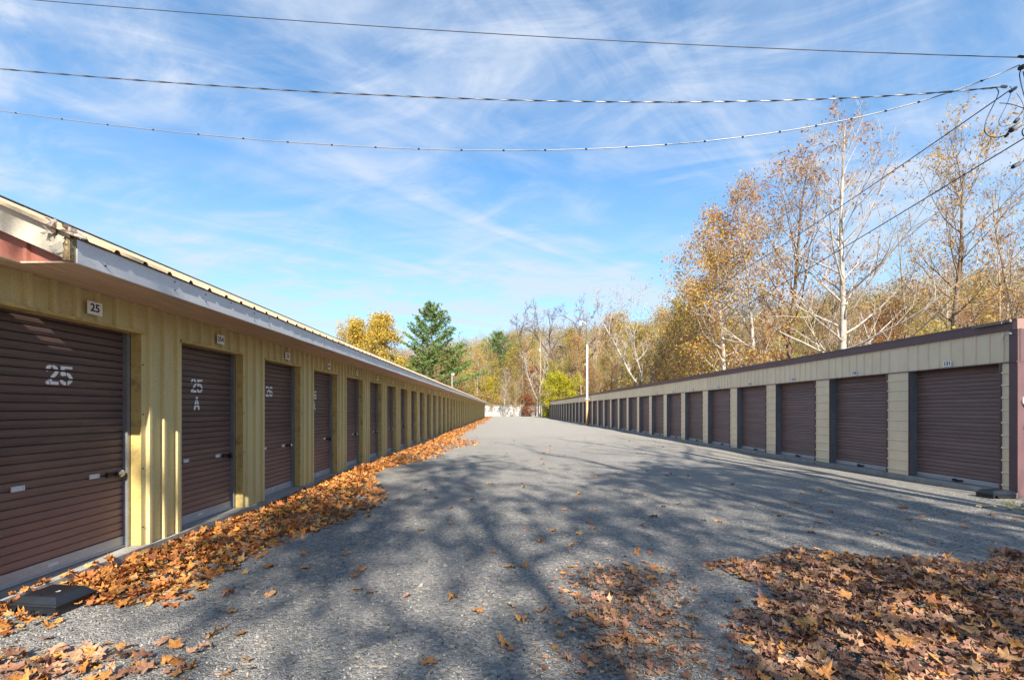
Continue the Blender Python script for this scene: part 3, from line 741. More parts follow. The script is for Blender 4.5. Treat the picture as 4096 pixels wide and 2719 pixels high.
# ------------------------------------------------------------------ back wall across the end of the yard
BW = bpy.data.objects.new('boundary_wall', None); COL.objects.link(BW); BW.location = (3, 104.5, 0.1)
tag(BW, 'white mottled wall closing the far end of the yard', 'wall')
x = -16.0
while x < 12.5:
    w = 3.0
    mb = MB(); mb.box((x, -0.15, -0.3), (x + w - 0.03, 0.15, 2.35)); link('wall_panel', mb.mesh('wall_panel', M['blockwall']), BW, (0, rnd.uniform(-.03, .03), rnd.uniform(-.12, .12)))
    mb = MB(); mb.box((x, -0.2, 2.38), (x + w - 0.02, 0.2, 2.52)); link('coping', mb.mesh('coping', M['concrete']), BW, (0, 0, rnd.uniform(0.0, .1)))
    x += w

# ------------------------------------------------------------------ poles, wires, cameras
def pole_obj(name, label, loc, cat='pole', group=None):
    o = bpy.data.objects.new(name, None); COL.objects.link(o); o.location = loc
    return tag(o, label, cat, group)
def P3(dx, dy, Y):
    """a point on the sight line of photo position (dx, dy) at depth Y (used once, to find where things stand)"""
    return Vector(((dx - 1150) * Y / 1050, Y, CAM_Z - (dy - 945) * Y / 1050))
# yard pole with white board and lamp
b = Vector((9.02, 46.4, 0))
yp = pole_obj('utility_pole', 'wooden pole with white upper half and gooseneck lamp by the beige building', b)
mb = MB(); mb.tube([(0, 0, -0.2), (0.0, 0, 2.68)], [0.125, 0.115], 12); link('post', mb.mesh('post', M['wood_pole'], True), yp)
mb = MB(); mb.box((-0.10, -0.10, 2.66), (0.10, 0.10, 8.25)); bevel(link('board_cover', mb.mesh('board_cover', M['white_pole']), yp), 0.02)
mb = MB(); mb.tube([(-0.07, 0.18, 5.0), (-0.04, 0.18, 10.9)], [0.06, 0.045], 10); link('upper_post', mb.mesh('upper_post', M['bark_dark'], True), yp)
mb = MB(); mb.tube([(-0.04, 0.12, 10.2), (-0.10, 0.1, 10.42), (-0.25, 0.1, 10.55), (-0.48, 0.1, 10.62), (-0.65, 0.1, 10.58)], 0.028, 8); arm = link('lamp_arm', mb.mesh('lamp_arm', M['white_plate'], True), yp)
mb = MB(); mb.tube([(-0.66, 0.1, 10.68), (-0.66, 0.1, 10.50), (-0.66, 0.1, 10.36), (-0.66, 0.1, 10.22), (-0.66, 0.1, 10.16)], [0.06, 0.07, 0.10, 0.12, 0.09], 12); link('lamp_head', mb.mesh('lamp_head', M['white_plate'], True), yp)
mb = MB(); mb.tube([(-0.25, -0.13, 2.66), (0.45, -0.13, 2.68)], 0.04, 8); link('cross_peg', mb.mesh('cross_peg', M['white_pole']), yp)
mb = MB(); mb.box((-0.28, -0.12, 6.15), (-0.12, 0.0, 6.32)); mb.tube([(-0.2, 0, 6.2), (-0.1, 0.05, 5.9)], 0.02, 6); link('junction_box', mb.mesh('junction_box', M['grey_box']), yp)
# small far pole at the end of the beige building
fp = pole_obj('utility_pole', 'thin far pole with a white insulator at the end of the beige building', (9.1, 98.5, 0.1))
mb = MB(); mb.tube([(0, 0, 0), (0, 0, 17.5)], [0.12, 0.07], 8); link('post', mb.mesh('post', M['bark_tan'], True), fp)
mb = MB(); mb.tube([(-0.25, -0.2, 14.2), (-0.25, -0.2, 14.7)], [0.16, 0.10], 8); mb.tube([(-0.3, -0.2, 14.1), (0.1, -0.1, 14.1)], 0.05, 6); link('insulator', mb.mesh('insulator', M['white_plate']), fp)
# pole behind the yellow building
bp = pole_obj('utility_pole', 'short grey pole showing above the far roof of the yellow building', (-8.8, 86, 0))
mb = MB(); mb.tube([(0, 0, 0), (0, 0, 8.6)], [0.17, 0.13], 8); link('post', mb.mesh('post', M['grey_pole'], True), bp)
mb = MB(); mb.tube([(-0.2, 0, 8.3), (0.5, 0, 8.35)], 0.06, 6); mb.box((0.2, -0.08, 8.1), (0.36, 0.08, 8.5)); link('insulator', mb.mesh('insulator', M['white_plate']), bp)

# service pole just outside the picture on the right
SP = Vector((8.05, 6.55, 0))
sp = pole_obj('utility_pole', 'dark service pole beside the near corner of the beige building', SP)
mb = MB(); mb.tube([(0, 0, -0.2), (0, 0, 4), (0, 0, 7.6)], [0.15, 0.13, 0.11], 12); link('post', mb.mesh('post', M['grey_pole'], True), sp)
att = Vector((SP.x - 0.08, SP.y, 0))

def wire(name, label, pts3, r, mat, group='overhead wires', kinks=0, marks=0):
    """pts3: start, lowest/mid guide, end; quadratic through the middle point"""
    a, m_, c = [Vector(p) for p in pts3]
    tm = 0.5
    ctrl = (m_ - a * (1 - tm) ** 2 - c * tm ** 2) / (2 * tm * (1 - tm))
    pts = [a * (1 - t) ** 2 + ctrl * (2 * t * (1 - t)) + c * t * t for t in np.linspace(0, 1, 40 if not kinks else 120)]
    root = bpy.data.objects.new(name, None); COL.objects.link(root); root.location = a
    tag(root, label, 'wire', group)
    mb = MB()
    if kinks:      # twisted service cable: two strands round a bare messenger
        ms = MB(); ms.tube([p - a for p in pts], r * 0.55, 5, mi=0)
        for ph in (0, math.pi):
            q = []
            for i, p in enumerate(pts):
                w = ph + i * kinks; q.append(p - a + Vector((0, math.cos(w) * r, math.sin(w) * r)))
            mb.tube(q, r * 0.62, 5)
        link('messenger', ms.mesh('messenger', M['wire_bare']), root)
    else: mb.tube([p - a for p in pts], r, 6)
    link('cable', mb.mesh('cable', mat, True), root)
    if marks:
        for i in range(marks):
            t = 0.10 + 0.88 * (i + 0.3) / marks; p = a * (1 - t) ** 2 + ctrl * (2 * t * (1 - t)) + c * t * t - a
            k = MB(); k.tube([p - Vector((0.02, 0, 0)), p, p + Vector((0.02, 0, 0))], [r * 1.2, r * 1.9, r * 1.2], 6); link('cable_clip', k.mesh('cable_clip', M['black_metal']), root)
    return root
wire('overhead_wire', 'topmost single dark wire crossing the whole sky', (P3(-420, -45, 9.5), P3(900, 63, 8.2), P3(2400, 134, 6.55)), 0.0065, M['wire'])
wire('overhead_wire', 'twisted service cable, middle of the three wires crossing the sky', (P3(-420, 118, 9.5), P3(1000, 225, 7.9), P3(2308, 201, 6.6)), 0.009, M['wire'], kinks=1.3)
wire('overhead_wire', 'lowest sagging wire with clips crossing the sky', (P3(-420, 190, 9.5), P3(1115, 347, 7.9), P3(2352, 150, 6.55)), 0.008, M['wire_bare'], marks=26)
def sag(a, c, d): return (a, (Vector(a) + Vector(c)) / 2 - Vector((0, 0, d)), c)
wire('overhead_wire', 'upper wire slanting down from the right edge past the tall white tree', sag(P3(2330, 208, 6.6), Vector((9.0, 46.4, 8.9)), 1.2), 0.008, M['wire'])
wire('overhead_wire', 'lower wire slanting down from the right edge past the tall white tree', sag(P3(2380, 308, 6.5), Vector((9.55, 46.8, 4.9)), 0.65), 0.009, M['wire'])

# cable loops and splices at the service pole
def tube_thing(name, label, cat, parts, mat_r):
    pass
lp = pole_obj('cable_loop', 'tangle of hanging cable loops with splices beside the service pole', P3(2320, 240, 6.5), 'cable')
def loop(pix, r, Y=6.5, name='loop'):
    base = P3(2320, 240, 6.5); pts = [P3(x, y, Y + 0.05 * math.sin(i)) - base for i, (x, y) in enumerate(pix)]
    # Catmull-Rom
    out = []
    for i in range(len(pts) - 1):
        p0, p1, p2, p3 = pts[max(i-1, 0)], pts[i], pts[i+1], pts[min(i+2, len(pts)-1)]
        for t in np.linspace(0, 1, 7)[:-1]:
            out.append(0.5 * ((2*p1) + (-p0 + p2)*t + (2*p0 - 5*p1 + 4*p2 - p3)*t*t + (-p0 + 3*p1 - 3*p2 + p3)*t**3))
    out.append(pts[-1])
    mb = MB(); mb.tube(out, r * 0.75, 6); link(name, mb.mesh(name, M['wire'], True), lp)
loop([(2296, 201), (2303, 210), (2301, 222), (2290, 245), (2276, 275), (2271, 300), (2280, 313), (2300, 317), (2318, 312), (2330, 300)], 0.008)
loop([(2329, 199), (2333, 207), (2325, 235), (2312, 262), (2304, 280), (2310, 291), (2330, 288), (2345, 276), (2362, 250), (2385, 225)], 0.005)
loop([(2306, 238), (2330, 240), (2362, 250), (2390, 262)], 0.007)
loop([(2356, 160), (2352, 172), (2356, 195), (2366, 230), (2380, 260)], 0.009)
loop([(2360, 165), (2366, 185), (2380, 200), (2395, 205)], 0.008)
loop([(2345, 215), (2355, 230), (2361, 245), (2362, 270), (2358, 285), (2375, 300)], 0.004)
loop([(2380, 292), (2362, 296), (2358, 306), (2364, 315), (2380, 314), (2390, 305), (2380, 292)], 0.010)
def splice(x, y, dx, dy, r, mat, name='splice'):
    base = P3(2320, 240, 6.5); a_ = P3(x - dx, y - dy, 6.5) - base; b_ = P3(x + dx, y + dy, 6.5) - base; c_ = (a_ + b_) / 2
    mb = MB(); mb.tube([a_, a_ * 0.7 + c_ * 0.3, c_, b_ * 0.7 + c_ * 0.3, b_], [r * 0.5, r, r, r, r * 0.5], 8); link(name, mb.mesh(name, mat), lp)
splice(2337, 207, 8, -6, 0.022, M['black_metal']); splice(2345, 278, 5, -5, 0.025, M['black_metal']); splice(2322, 312, 4, -4, 0.02, M['black_metal'])
splice(2316, 200, 7, 1, 0.020, M['grey_box']); splice(2358, 155, 7, -3, 0.035, M['black_metal'], 'clamp')
splice(2356, 131, 8, 1, 0.018, M['black_metal'])
def camera_box(label, x, y, ang, s=1.0, Y=6.45):
    o = pole_obj('security_camera', label, P3(x, y, Y), 'camera', 'cameras on the service pole')
    o.rotation_euler = (0, ang, 0)
    mb = MB(); mb.tube([(-0.075 * s, 0, 0), (0.075 * s, 0, 0)], 0.036 * s, 10); bevel(link('housing', mb.mesh('housing', M['grey_box'], False), o), 0.006)
    mb = MB(); mb.tube([(-0.092 * s, 0, 0), (-0.070 * s, 0, 0)], 0.028 * s, 10); link('lens', mb.mesh('lens', M['black_metal']), o)
    mb = MB(); mb.box((-0.10 * s, -0.04 * s, 0.034 * s), (0.08 * s, 0.04 * s, 0.042 * s)); link('sun_shield', mb.mesh('sun_shield', M['grey_box']), o)
    mb = MB(); mb.tube([(0.075 * s, 0, 0), (0.14 * s, 0, 0.0), (0.30 * s, 0.05, 0.03)], 0.010, 6); link('bracket', mb.mesh('bracket', M['grey_box']), o)
camera_box('lone grey security camera hanging at the right edge below the cables', 2345, 381, R(-28), 0.75)
camera_box('grey security camera among the cable loops at the right edge', 2343, 294, R(-33), 1.0)

# ------------------------------------------------------------------ bait boxes, stones, scraps
def bait_box(label, loc, rz, w=0.41, d=0.33, h=0.135, mark=True):
    o = bpy.data.objects.new('bait_box', None); COL.objects.link(o); o.location = loc; o.rotation_euler = (0, 0, rz)
    tag(o, label, 'bait box', 'black bait boxes')
    # body: sloped sides with an arched entrance at the front left
    mb = MB(); b = 0.012
    def ring(ix, iy, z): return [(-w/2 + ix, -d/2 + iy, z), (w/2 - ix, -d/2 + iy, z), (w/2 - ix, d/2 - iy, z), (-w/2 + ix, d/2 - iy, z)]
    r0, r1 = ring(b, b, 0), ring(b, b, h * 0.5)
    for i in (1, 2, 3): mb.poly([r0[i], r0[(i+1) % 4], r1[(i+1) % 4], r1[i]])
    x0, x1 = -w/2 + b, w/2 - b; ax0, ax1 = -w/2 + 0.045, -w/2 + 0.105; zt = h * 0.5; y = -d/2 + b
    mb.poly([(x0, y, 0), (ax0, y, 0), (ax0, y, zt * 0.55), (x0, y, zt)])
    mb.poly([(x0, y, zt), (ax0, y, zt * 0.55), (ax0 + 0.012, y, zt * 0.82), (ax1 - 0.012, y, zt * 0.82), (ax1, y, zt * 0.55), (x1, y, zt)])
    mb.poly([(ax1, y, 0), (x1, y, 0), (x1, y, zt), (ax1, y, zt * 0.55)])
    mb.poly([(ax0, y + 0.05, 0), (ax1, y + 0.05, 0), (ax1, y + 0.05, zt * 0.8), (ax0, y + 0.05, zt * 0.8)])
    link('body', mb.mesh('body', M['box_black']), o)
    mb = MB(); lv = [ring(0, 0, h*0.5), ring(0, 0, h*0.60), ring(0.014, 0.014, h*0.66), ring(0.05, 0.045, h*0.97), ring(0.058, 0.053, h)]
    for p, q in zip(lv[:-1], lv[1:]):
        for i in range(4): mb.poly([p[i], p[(i+1) % 4], q[(i+1) % 4], q[i]])
    mb.poly(lv[-1]); mb.poly(list(reversed(lv[0])))
    me = mb.mesh('lid', M['box_black'])
    lid = link('lid', me, o)
    bm_merge(me); bevel(lid, 0.006, 3)
    mb = MB(); mb.box((-0.06, -d/2 + 0.055, h), (0.0, -d/2 + 0.075, h + 0.006)); mb.box((0.07, d/2 - 0.09, h), (0.12, d/2 - 0.075, h + 0.006)); link('grip', mb.mesh('grip', M['box_black']), o)
    if mark:
        link('printed_mark', text_mesh('6', 0.045, M['white_plate'], 0.002), o, (0.055, -0.015, h + 0.002), (0, 0, R(150)))
    return o
import bmesh
def bm_merge(me):
    bm = bmesh.new(); bm.from_mesh(me); bmesh.ops.remove_doubles(bm, verts=bm.verts, dist=1e-5); bm.to_mesh(me); bm.free()
bait_box('black plastic bait box on the leaves below door 25', (-3.60, 3.69, 0.005), R(-6))
bait_box('black plastic bait box at the corner below door 131', (9.02, 8.26, 0.005), R(4), 0.46, 0.30, 0.15, False)

def stone_mesh(seed, sub=2):
    bm = bmesh.new(); bmesh.ops.create_icosphere(bm, subdivisions=sub, radius=1.0)
    r = np.random.default_rng(seed); d = r.normal(size=(6, 3)); o = r.uniform(0.55, 0.95, 6)
    for v in bm.verts:
        p = np.array(v.co)
        for q, k in zip(d, o):
            q = q / np.linalg.norm(q); s = p @ q
            if s > k: p = p - q * (s - k) * 0.9
        v.co = Vector(p) * (1 + 0.04 * r.normal())
    me = bpy.data.meshes.new('stone'); bm.to_mesh(me); bm.free(); me.materials.append(M['stone']); return me
SM = [stone_mesh(i) for i in range(5)]
sr = random.Random(11)
rock_spots = [(8.55, 7.35, .11), (8.75, 7.15, .09), (8.95, 7.4, .12), (8.4, 7.05, .06), (8.65, 6.95, .08), (8.2, 7.1, .05), (9.1, 7.2, .10), (8.05, 7.2, .07), (8.85, 6.9, .07), (7.9, 6.95, .04), (8.3, 6.8, .05), (8.5, 6.6, .06)]
wordsz = ['large tan', 'flat grey', 'biggest tan', 'small pale', 'rounded brown', 'tiny grey', 'angular tan', 'lone brown', 'low grey', 'smallest pale', 'half-buried tan', 'front tan']
for (x, y, s), w in zip(rock_spots, wordsz):
    o = link('rock', SM[sr.randrange(5)], None, (x, y, 0.01), (sr.random(), sr.random(), sr.random() * 6), (s, s * 0.8, s * 0.5))
    tag(o, 'tan rock in the rubble heap beside the right bait box', 'rock', 'rocks beside the right bait box')
peb = [(sr.uniform(-2.6, 3.5), sr.uniform(2.7, 9)) for _ in range(46)]
for x, y in peb:
    s = sr.uniform(0.012, 0.032)
    o = link('pebble', SM[sr.randrange(5)], None, (x, y, float(gz(x, y)) + 0.003), (sr.random(), sr.random(), sr.random() * 6), (s * 1.3, s, s * 0.6))
    tag(o, 'pale pebble lying loose on the gravel drive', 'pebble', 'pebbles on the drive')
for i, (x, y, a, L) in enumerate(((8.0, 7.45, 0.25, 0.42), (8.3, 7.25, -0.3, 0.3))):
    mb = MB(); mb.box((-L/2, -0.03, 0), (L/2, 0.03, 0.025)); o = link('wood_scrap', mb.mesh('wood_scrap', M['scrap_wood']), None, (x, y, 0.02), (0.05, 0.03, a))
    tag(o, ['longer pale wood scrap lying before the right bait box', 'shorter pale wood scrap among the right-hand rocks'][i], 'wood scrap')

# tufts of grass and weeds by the right-hand rubble and along the wall feet
gr = np.random.default_rng(4)
def tufts(cx, cy, n, h, seed):
    r = np.random.default_rng(seed); b = np.stack([cx + r.normal(size=n) * 0.05, cy + r.normal(size=n) * 0.05, np.full(n, 0.0)], 1)
    d = r.normal(size=(n, 3)) * 0.45; d[:, 2] = 1; t = b + d * h * r.uniform(0.5, 1.2, size=(n, 1)); w = r.normal(size=(n, 3)); w[:, 2] = 0; w = w / np.linalg.norm(w, axis=1, keepdims=True) * 0.004
    return np.stack([b - w, b + w, t], 1).reshape(-1, 3)
Vg = np.concatenate([tufts(*p, 26, 0.10, i) for i, p in enumerate([(8.55, 7.6), (8.75, 7.75), (8.4, 7.5), (9.0, 7.7), (8.9, 7.55), (8.25, 7.3), (8.6, 7.25), (9.15, 7.5), (8.1, 6.9), (8.8, 7.0)])]
    + [tufts(9.30 + 0.03 * gr.normal(), yy, 10, 0.05, 50 + k) for k, yy in enumerate(gr.uniform(9, 34, 30))])
cg = np.repeat(np.array([(0.16, 0.20, 0.05), (0.28, 0.25, 0.09), (0.20, 0.22, 0.06)])[gr.integers(0, 3, len(Vg) // 3)], 3, 0)
tag(link('grass_tufts', mesh_np('grass_tufts', Vg, [np.arange(len(Vg)).reshape(-1, 3)], M['leafcol'], attr=cg)), 'thin grass tufts along the foot of the beige building and its rubble', 'grass', kind='stuff')

# ------------------------------------------------------------------ trees
def unit(v): return v / (np.linalg.norm(v) + 1e-9)
def perp(d, ang):
    a = np.cross(d, (0, 0, 1.0)) if abs(d[2]) < 0.95 else np.cross(d, (1.0, 0, 0))
    a = unit(a); b = np.cross(d, a); return a * math.cos(ang) + b * math.sin(ang)

def seg_tubes(P0, P1, R0, R1, sides):
    P0, P1 = np.asarray(P0), np.asarray(P1); R0, R1 = np.asarray(R0), np.asarray(R1)
    D = P1 - P0; D /= (np.linalg.norm(D, axis=1, keepdims=True) + 1e-9)
    ref = np.where(np.abs(D[:, 2:3]) < 0.9, np.array([[0, 0, 1.0]]), np.array([[1.0, 0, 0]]))
    A = np.cross(D, ref); A /= (np.linalg.norm(A, axis=1, keepdims=True) + 1e-9); B = np.cross(D, A)
    n = len(P0); t = np.arange(sides) * 2 * np.pi / sides
    C = A[:, None] * np.cos(t)[None, :, None] + B[:, None] * np.sin(t)[None, :, None]
    V0 = P0[:, None] + C * R0[:, None, None]; V1 = P1[:, None] + C * R1[:, None, None]
    V = np.concatenate([V0, V1], 1).reshape(-1, 3)
    base = (np.arange(n) * 2 * sides)[:, None]; k = np.arange(sides); k2 = (k + 1) % sides
    F = np.stack([base + k, base + k2, base + k2 + sides, base + k + sides], -1).reshape(-1, 4)
    return V, F

class Tree:
    """trunk with limbs, branches and twigs as tapered tubes; tips collects twig ends"""
    def __init__(s, rng): s.r = rng; s.seg = {6: [], 4: [], 3: []}; s.tips = []
    def line(s, p, d, L, r0, r1, n, wob, lift, sides):
        pts = [p]; step = L / n; d = unit(np.array(d, float))
        for i in range(n):
            d = unit(d + s.r.normal(size=3) * wob + np.array([0, 0, lift]) / n)
            q = pts[-1] + d * step; a = r0 + (r1 - r0) * i / n; b = r0 + (r1 - r0) * (i + 1) / n
            s.seg[sides].append((pts[-1], q, a, b)); pts.append(q)
        return pts, d
    def limb(s, p, d, L, r0, lvl, o):
        n = (7, 5, 3)[lvl]; rmin = o.get('rmin', 0.006)
        pts, _ = s.line(p, d, L, r0, max(rmin, r0 * 0.25), n, o['wob'] * (1 + lvl * 0.5), o['lift'] * (1, 0.6, 0.2)[lvl], (4, 3, 3)[lvl])
        if lvl == 2:
            s.tips += [pts[-1], pts[-2]]; return
        cnt = o['sub'][lvl]
        for k in range(cnt):
            t = s.r.uniform(0.22, 1.0) if k else 1.0
            f = t * n; i = min(int(f), n - 1); q = pts[i] + (pts[i + 1] - pts[i]) * (f - i)
            base = unit(pts[i + 1] - pts[i]); sd = perp(base, s.r.uniform(0, 6.28))
            dd = unit(base * 0.75 + sd * s.r.uniform(0.5, 0.95) + np.array([0, 0, o.get('subup', 0.15)]))
            s.limb(q, dd, L * s.r.uniform(*o.get('sublen', (0.28, 0.5))) * (1.1 - 0.4 * t), max(rmin, r0 * (1 - 0.7 * t) * 0.6), lvl + 1, o)

def build_tree(seed, H, r0, nlimb, start=0.25, shape='oval', width=0.3, ang=(70, 25), sub=(5, 4), wob=0.09, lift=0.5, lean=(0, 0), fork=1, rmin=0.006, twob=0.03, top=1.0, subup=0.15, droop=0, limbr=0.45):
    rng = np.random.default_rng(seed); T = Tree(rng)
    o = dict(wob=wob, lift=lift, sub=sub, rmin=rmin, subup=subup)
    stems = []
    if fork == 1:
        pts, _ = T.line(np.zeros(3) - np.array([0, 0, 0.3]), (lean[0], lean[1], 1), H * top, r0, r0 * 0.12, 14, twob, 0.25, 6); stems.append(pts)
    else:
        h1 = H * rng.uniform(0.22, 0.32)
        pts, d = T.line(np.zeros(3) - np.array([0, 0, 0.3]), (lean[0], lean[1], 1), h1, r0, r0 * 0.8, 5, twob, 0.1, 6)
        for k in range(fork):
            a = k * 2 * math.pi / fork + rng.uniform(-0.5, 0.5)
            dd = unit(np.array([math.cos(a), math.sin(a), 0]) * rng.uniform(0.35, 0.7) + np.array([0, 0, 1.0]))
            q, _ = T.line(pts[-1], dd, (H - h1) * rng.uniform(0.8, 1.05), r0 * 0.6, r0 * 0.08, 12, twob * 2.2, 0.5, 6); stems.append(q)
    az = rng.uniform(0, 6.28)
    for st in stems:
        n = len(st) - 1; m = nlimb // len(stems)
        for k in range(m):
            t = start + (0.98 - start) * (k + rng.uniform(0, 0.9)) / m if fork == 1 else 0.12 + 0.85 * (k + rng.uniform(0, .9)) / m
            f = t * n; i = min(int(f), n - 1); p = st[i] + (st[i + 1] - st[i]) * (f - i)
            az += 2.4 + rng.uniform(-0.4, 0.4)
            u = (t - start) / (1 - start)
            prof = {'oval': math.sin(math.pi * min(1, 0.18 + 0.78 * u)) ** 0.7, 'cone': 1.05 - 0.85 * u, 'vase': 0.35 + 0.65 * u * (1.25 - u) * 2.2, 'round': math.sqrt(max(0.05, 1 - (2 * u - 0.9) ** 2))}[shape]
            A = R(ang[0] + (ang[1] - ang[0]) * u) + rng.normal() * 0.12
            d = np.array([math.cos(az) * math.sin(A), math.sin(az) * math.sin(A), math.cos(A) - droop])
            L = H * width * prof * rng.uniform(0.75, 1.2)
            rr = max(0.012, r0 * (1 - t * 0.85) * limbr)
            T.limb(p, d, L, rr, 0, o)
    return T

def bark_mesh(T, mat):
    Vs, Fs, n = [], [], 0
    for sides, L in T.seg.items():
        if not L: continue
        V, F = seg_tubes([a[0] for a in L], [a[1] for a in L], [a[2] for a in L], [a[3] for a in L], sides)
        Vs.append(V); Fs.append(F + n); n += len(V)
    return mesh_np('trunk', np.concatenate(Vs), Fs, mat, smooth=True)

def leaf_quads(rng, C, size, cols, colvar=0.2, flat=0.0, aspect=0.75):
    n = len(C)
    a = rng.normal(size=(n, 3)); a[:, 2] *= (1 - flat); a /= np.linalg.norm(a, axis=1, keepdims=True)
    b = rng.normal(size=(n, 3)); b -= a * (a * b).sum(1, keepdims=True); b /= np.linalg.norm(b, axis=1, keepdims=True)
    s = size * rng.uniform(0.6, 1.35, size=(n, 1))
    V = np.stack([C - a * s, C - b * s * aspect * 0.5 + a * s * 0.1, C + a * s, C + b * s * aspect * 0.5 + a * s * 0.1], 1)
    cols = np.asarray(cols); ci = cols[rng.integers(0, len(cols), n)] * rng.uniform(1 - colvar, 1 + colvar, size=(n, 1))
    F = np.arange(n * 4).reshape(n, 4)
    return V.reshape(-1, 3), F, np.repeat(ci, 4, 0)

def crown_mesh(rng, T, per_tip, spread, size, cols, keep=1.0, mat=None, zmin=None, zbias=None, clump=False):
    P = np.array(T.tips)
    if zmin is not None: P = P[P[:, 2] > zmin]
    if clump:
        g = np.sin(P[:, 0] * 1.7 + 3) * np.sin(P[:, 1] * 1.9 + 1) * np.sin(P[:, 2] * 1.3)
        P = P[g + rng.normal(size=len(P)) * 0.25 > -0.05]
    P = P[rng.random(len(P)) < keep]
    C = np.repeat(P, per_tip, 0) + rng.normal(size=(len(P) * per_tip, 3)) * spread
    V, F, c = leaf_quads(rng, C, size, cols)
    return mesh_np('crown', V, [F], mat or M['leafcol'], attr=c)

ORANGE = [(0.48, 0.22, 0.07), (0.42, 0.19, 0.06), (0.52, 0.28, 0.11), (0.36, 0.16, 0.06)]
RUSSET = [(0.28, 0.11, 0.045), (0.33, 0.14, 0.06), (0.24, 0.10, 0.05)]
YELLOW = [(0.52, 0.37, 0.06), (0.48, 0.32, 0.05), (0.54, 0.42, 0.09)]
BRIGHT = [(0.47, 0.42, 0.02), (0.40, 0.38, 0.02), (0.52, 0.44, 0.03), (0.30, 0.32, 0.03)]
OLIVE = [(0.28, 0.26, 0.07), (0.33, 0.29, 0.08), (0.38, 0.32, 0.09), (0.24, 0.23, 0.07)]
TAN = [(0.44, 0.31, 0.12), (0.38, 0.26, 0.11), (0.50, 0.36, 0.14)]
GREEN = [(0.13, 0.20, 0.06), (0.16, 0.235, 0.065), (0.21, 0.29, 0.085)]

def tree_thing(name, label, cat, loc, trunk, crown, rz=0, s=1.0, group=None):
    o = bpy.data.objects.new(name, None); COL.objects.link(o); o.location = loc
    o.rotation_euler = (0, 0, rz); o.scale = (s, s, s) if not isinstance(s, tuple) else s
    tag(o, label, cat, group)
    if trunk: link('trunk', trunk, o)
    if crown: link('crown', crown, o)
    return o
def stand(dx, Y):
    x = (dx - 1150) * Y / 1050; return (x, Y, float(hill(x, Y)) - 0.1)
def height(dy, Y, base): return CAM_Z - (dy - 945) * Y / 1050 - base

def hero(name, label, dx, topy, Y, seed, bark, r0, nl, leaf=None, **kw):
    loc = stand(dx, Y); H = height(topy, Y, loc[2])
    T = build_tree(seed, H, r0, nl, **kw)
    crown = None
    if leaf:
        rng = np.random.default_rng(seed + 100)
        crown = crown_mesh(rng, T, leaf[0], leaf[1], leaf[2], leaf[3], leaf[4] if len(leaf) > 4 else 1, clump=(len(leaf) > 5))
    return tree_thing(name, label, 'tree', loc, bark_mesh(T, M[bark]), crown)

# the tall white sycamore and its neighbours behind the beige building
hero('sycamore_tree', 'tall white-barked sycamore with sparse orange leaves behind the beige building', 1942, 262, 27, 21, 'bark_white', 0.24, 40,
     (2, 0.14, 0.10, ORANGE, 0.40, True), start=0.14, shape='cone', width=0.40, ang=(68, 24), sub=(8, 5), lift=0.35, wob=0.06, twob=0.018, limbr=0.42, rmin=0.007)
hero('sycamore_tree', 'sycamore with many small orange leaves left of the tall white one', 1678, 528, 32, 22, 'bark_white', 0.19, 28,
     (8, 0.30, 0.10, ORANGE + YELLOW, 0.95), start=0.2, shape='oval', width=0.32, ang=(65, 25), sub=(6, 4), lift=0.4)
hero('bare_tree', 'slender pale bare tree between the orange sycamore and the ivied trunk', 1746, 436, 30, 23, 'bark_white', 0.17, 30,
     (3, 0.22, 0.085, TAN + ORANGE, 0.8), start=0.2, shape='oval', width=0.26, ang=(55, 20), sub=(8, 5), lift=0.5)
hero('ivied_tree', 'brown tree with a dark ragged trunk just left of the tall white sycamore', 1811, 405, 31, 24, 'bark_brown', 0.22, 30,
     (5, 0.25, 0.10, TAN + ORANGE, 0.8, True), start=0.22, shape='oval', width=0.28, ang=(55, 25), sub=(6, 5), lift=0.5)
hero('yellow_leaved_tree', 'dark-branched tree with yellow leaves right of the tall white sycamore', 2192, 382, 25, 25, 'bark_brown', 0.20, 30,
     (3, 0.22, 0.085, [(0.52, 0.30, 0.08), (0.55, 0.36, 0.06), (0.42, 0.25, 0.06)], 0.9, True), start=0.22, shape='vase', width=0.30, ang=(50, 20), sub=(8, 5), lift=0.6)
hero('bare_tree', 'thin white-trunked tree between the yellow-leaved tree and the right edge', 2306, 470, 27, 26, 'bark_white', 0.12, 20,
     (1, 0.1, 0.06, RUSSET, 0.3), start=0.35, shape='oval', width=0.17, ang=(45, 20), sub=(5, 4), lift=0.5)
hero('bare_tree', 'bare tree with pinkish twigs cut off by the right edge', 2368, 415, 25, 27, 'bark_tan', 0.15, 24,
     (2, 0.15, 0.06, RUSSET + TAN, 0.5), start=0.3, shape='oval', width=0.24, ang=(50, 20), sub=(6, 4), lift=0.5)
hero('bare_tree', 'yellow-tinged bare tree between the tall sycamore and the yellow-leaved tree', 2095, 520, 31, 28, 'bark_tan', 0.14, 26,
     (2, 0.25, 0.07, YELLOW + TAN, 0.5), start=0.25, shape='oval', width=0.26, ang=(55, 25), sub=(6, 4), lift=0.5)
hero('bare_tree', 'forked white bare tree standing over the middle of the beige roof', 1487, 655, 58, 29, 'bark_white', 0.26, 30,
     (1, 0.3, 0.10, RUSSET + TAN, 0.4), start=0.2, shape='vase', width=0.24, ang=(40, 20), sub=(7, 5), lift=0.6, fork=3, rmin=0.012)
hero('oak_tree', 'large dark bare oak with crooked limbs near the centre', 1283, 695, 112, 30, 'bark_dark', 0.75, 26,
     (1, 0.5, 0.12, TAN, 0.25), shape='round', width=0.36, ang=(70, 30), sub=(8, 6), lift=0.5, fork=3, wob=0.22, twob=0.10, rmin=0.03)
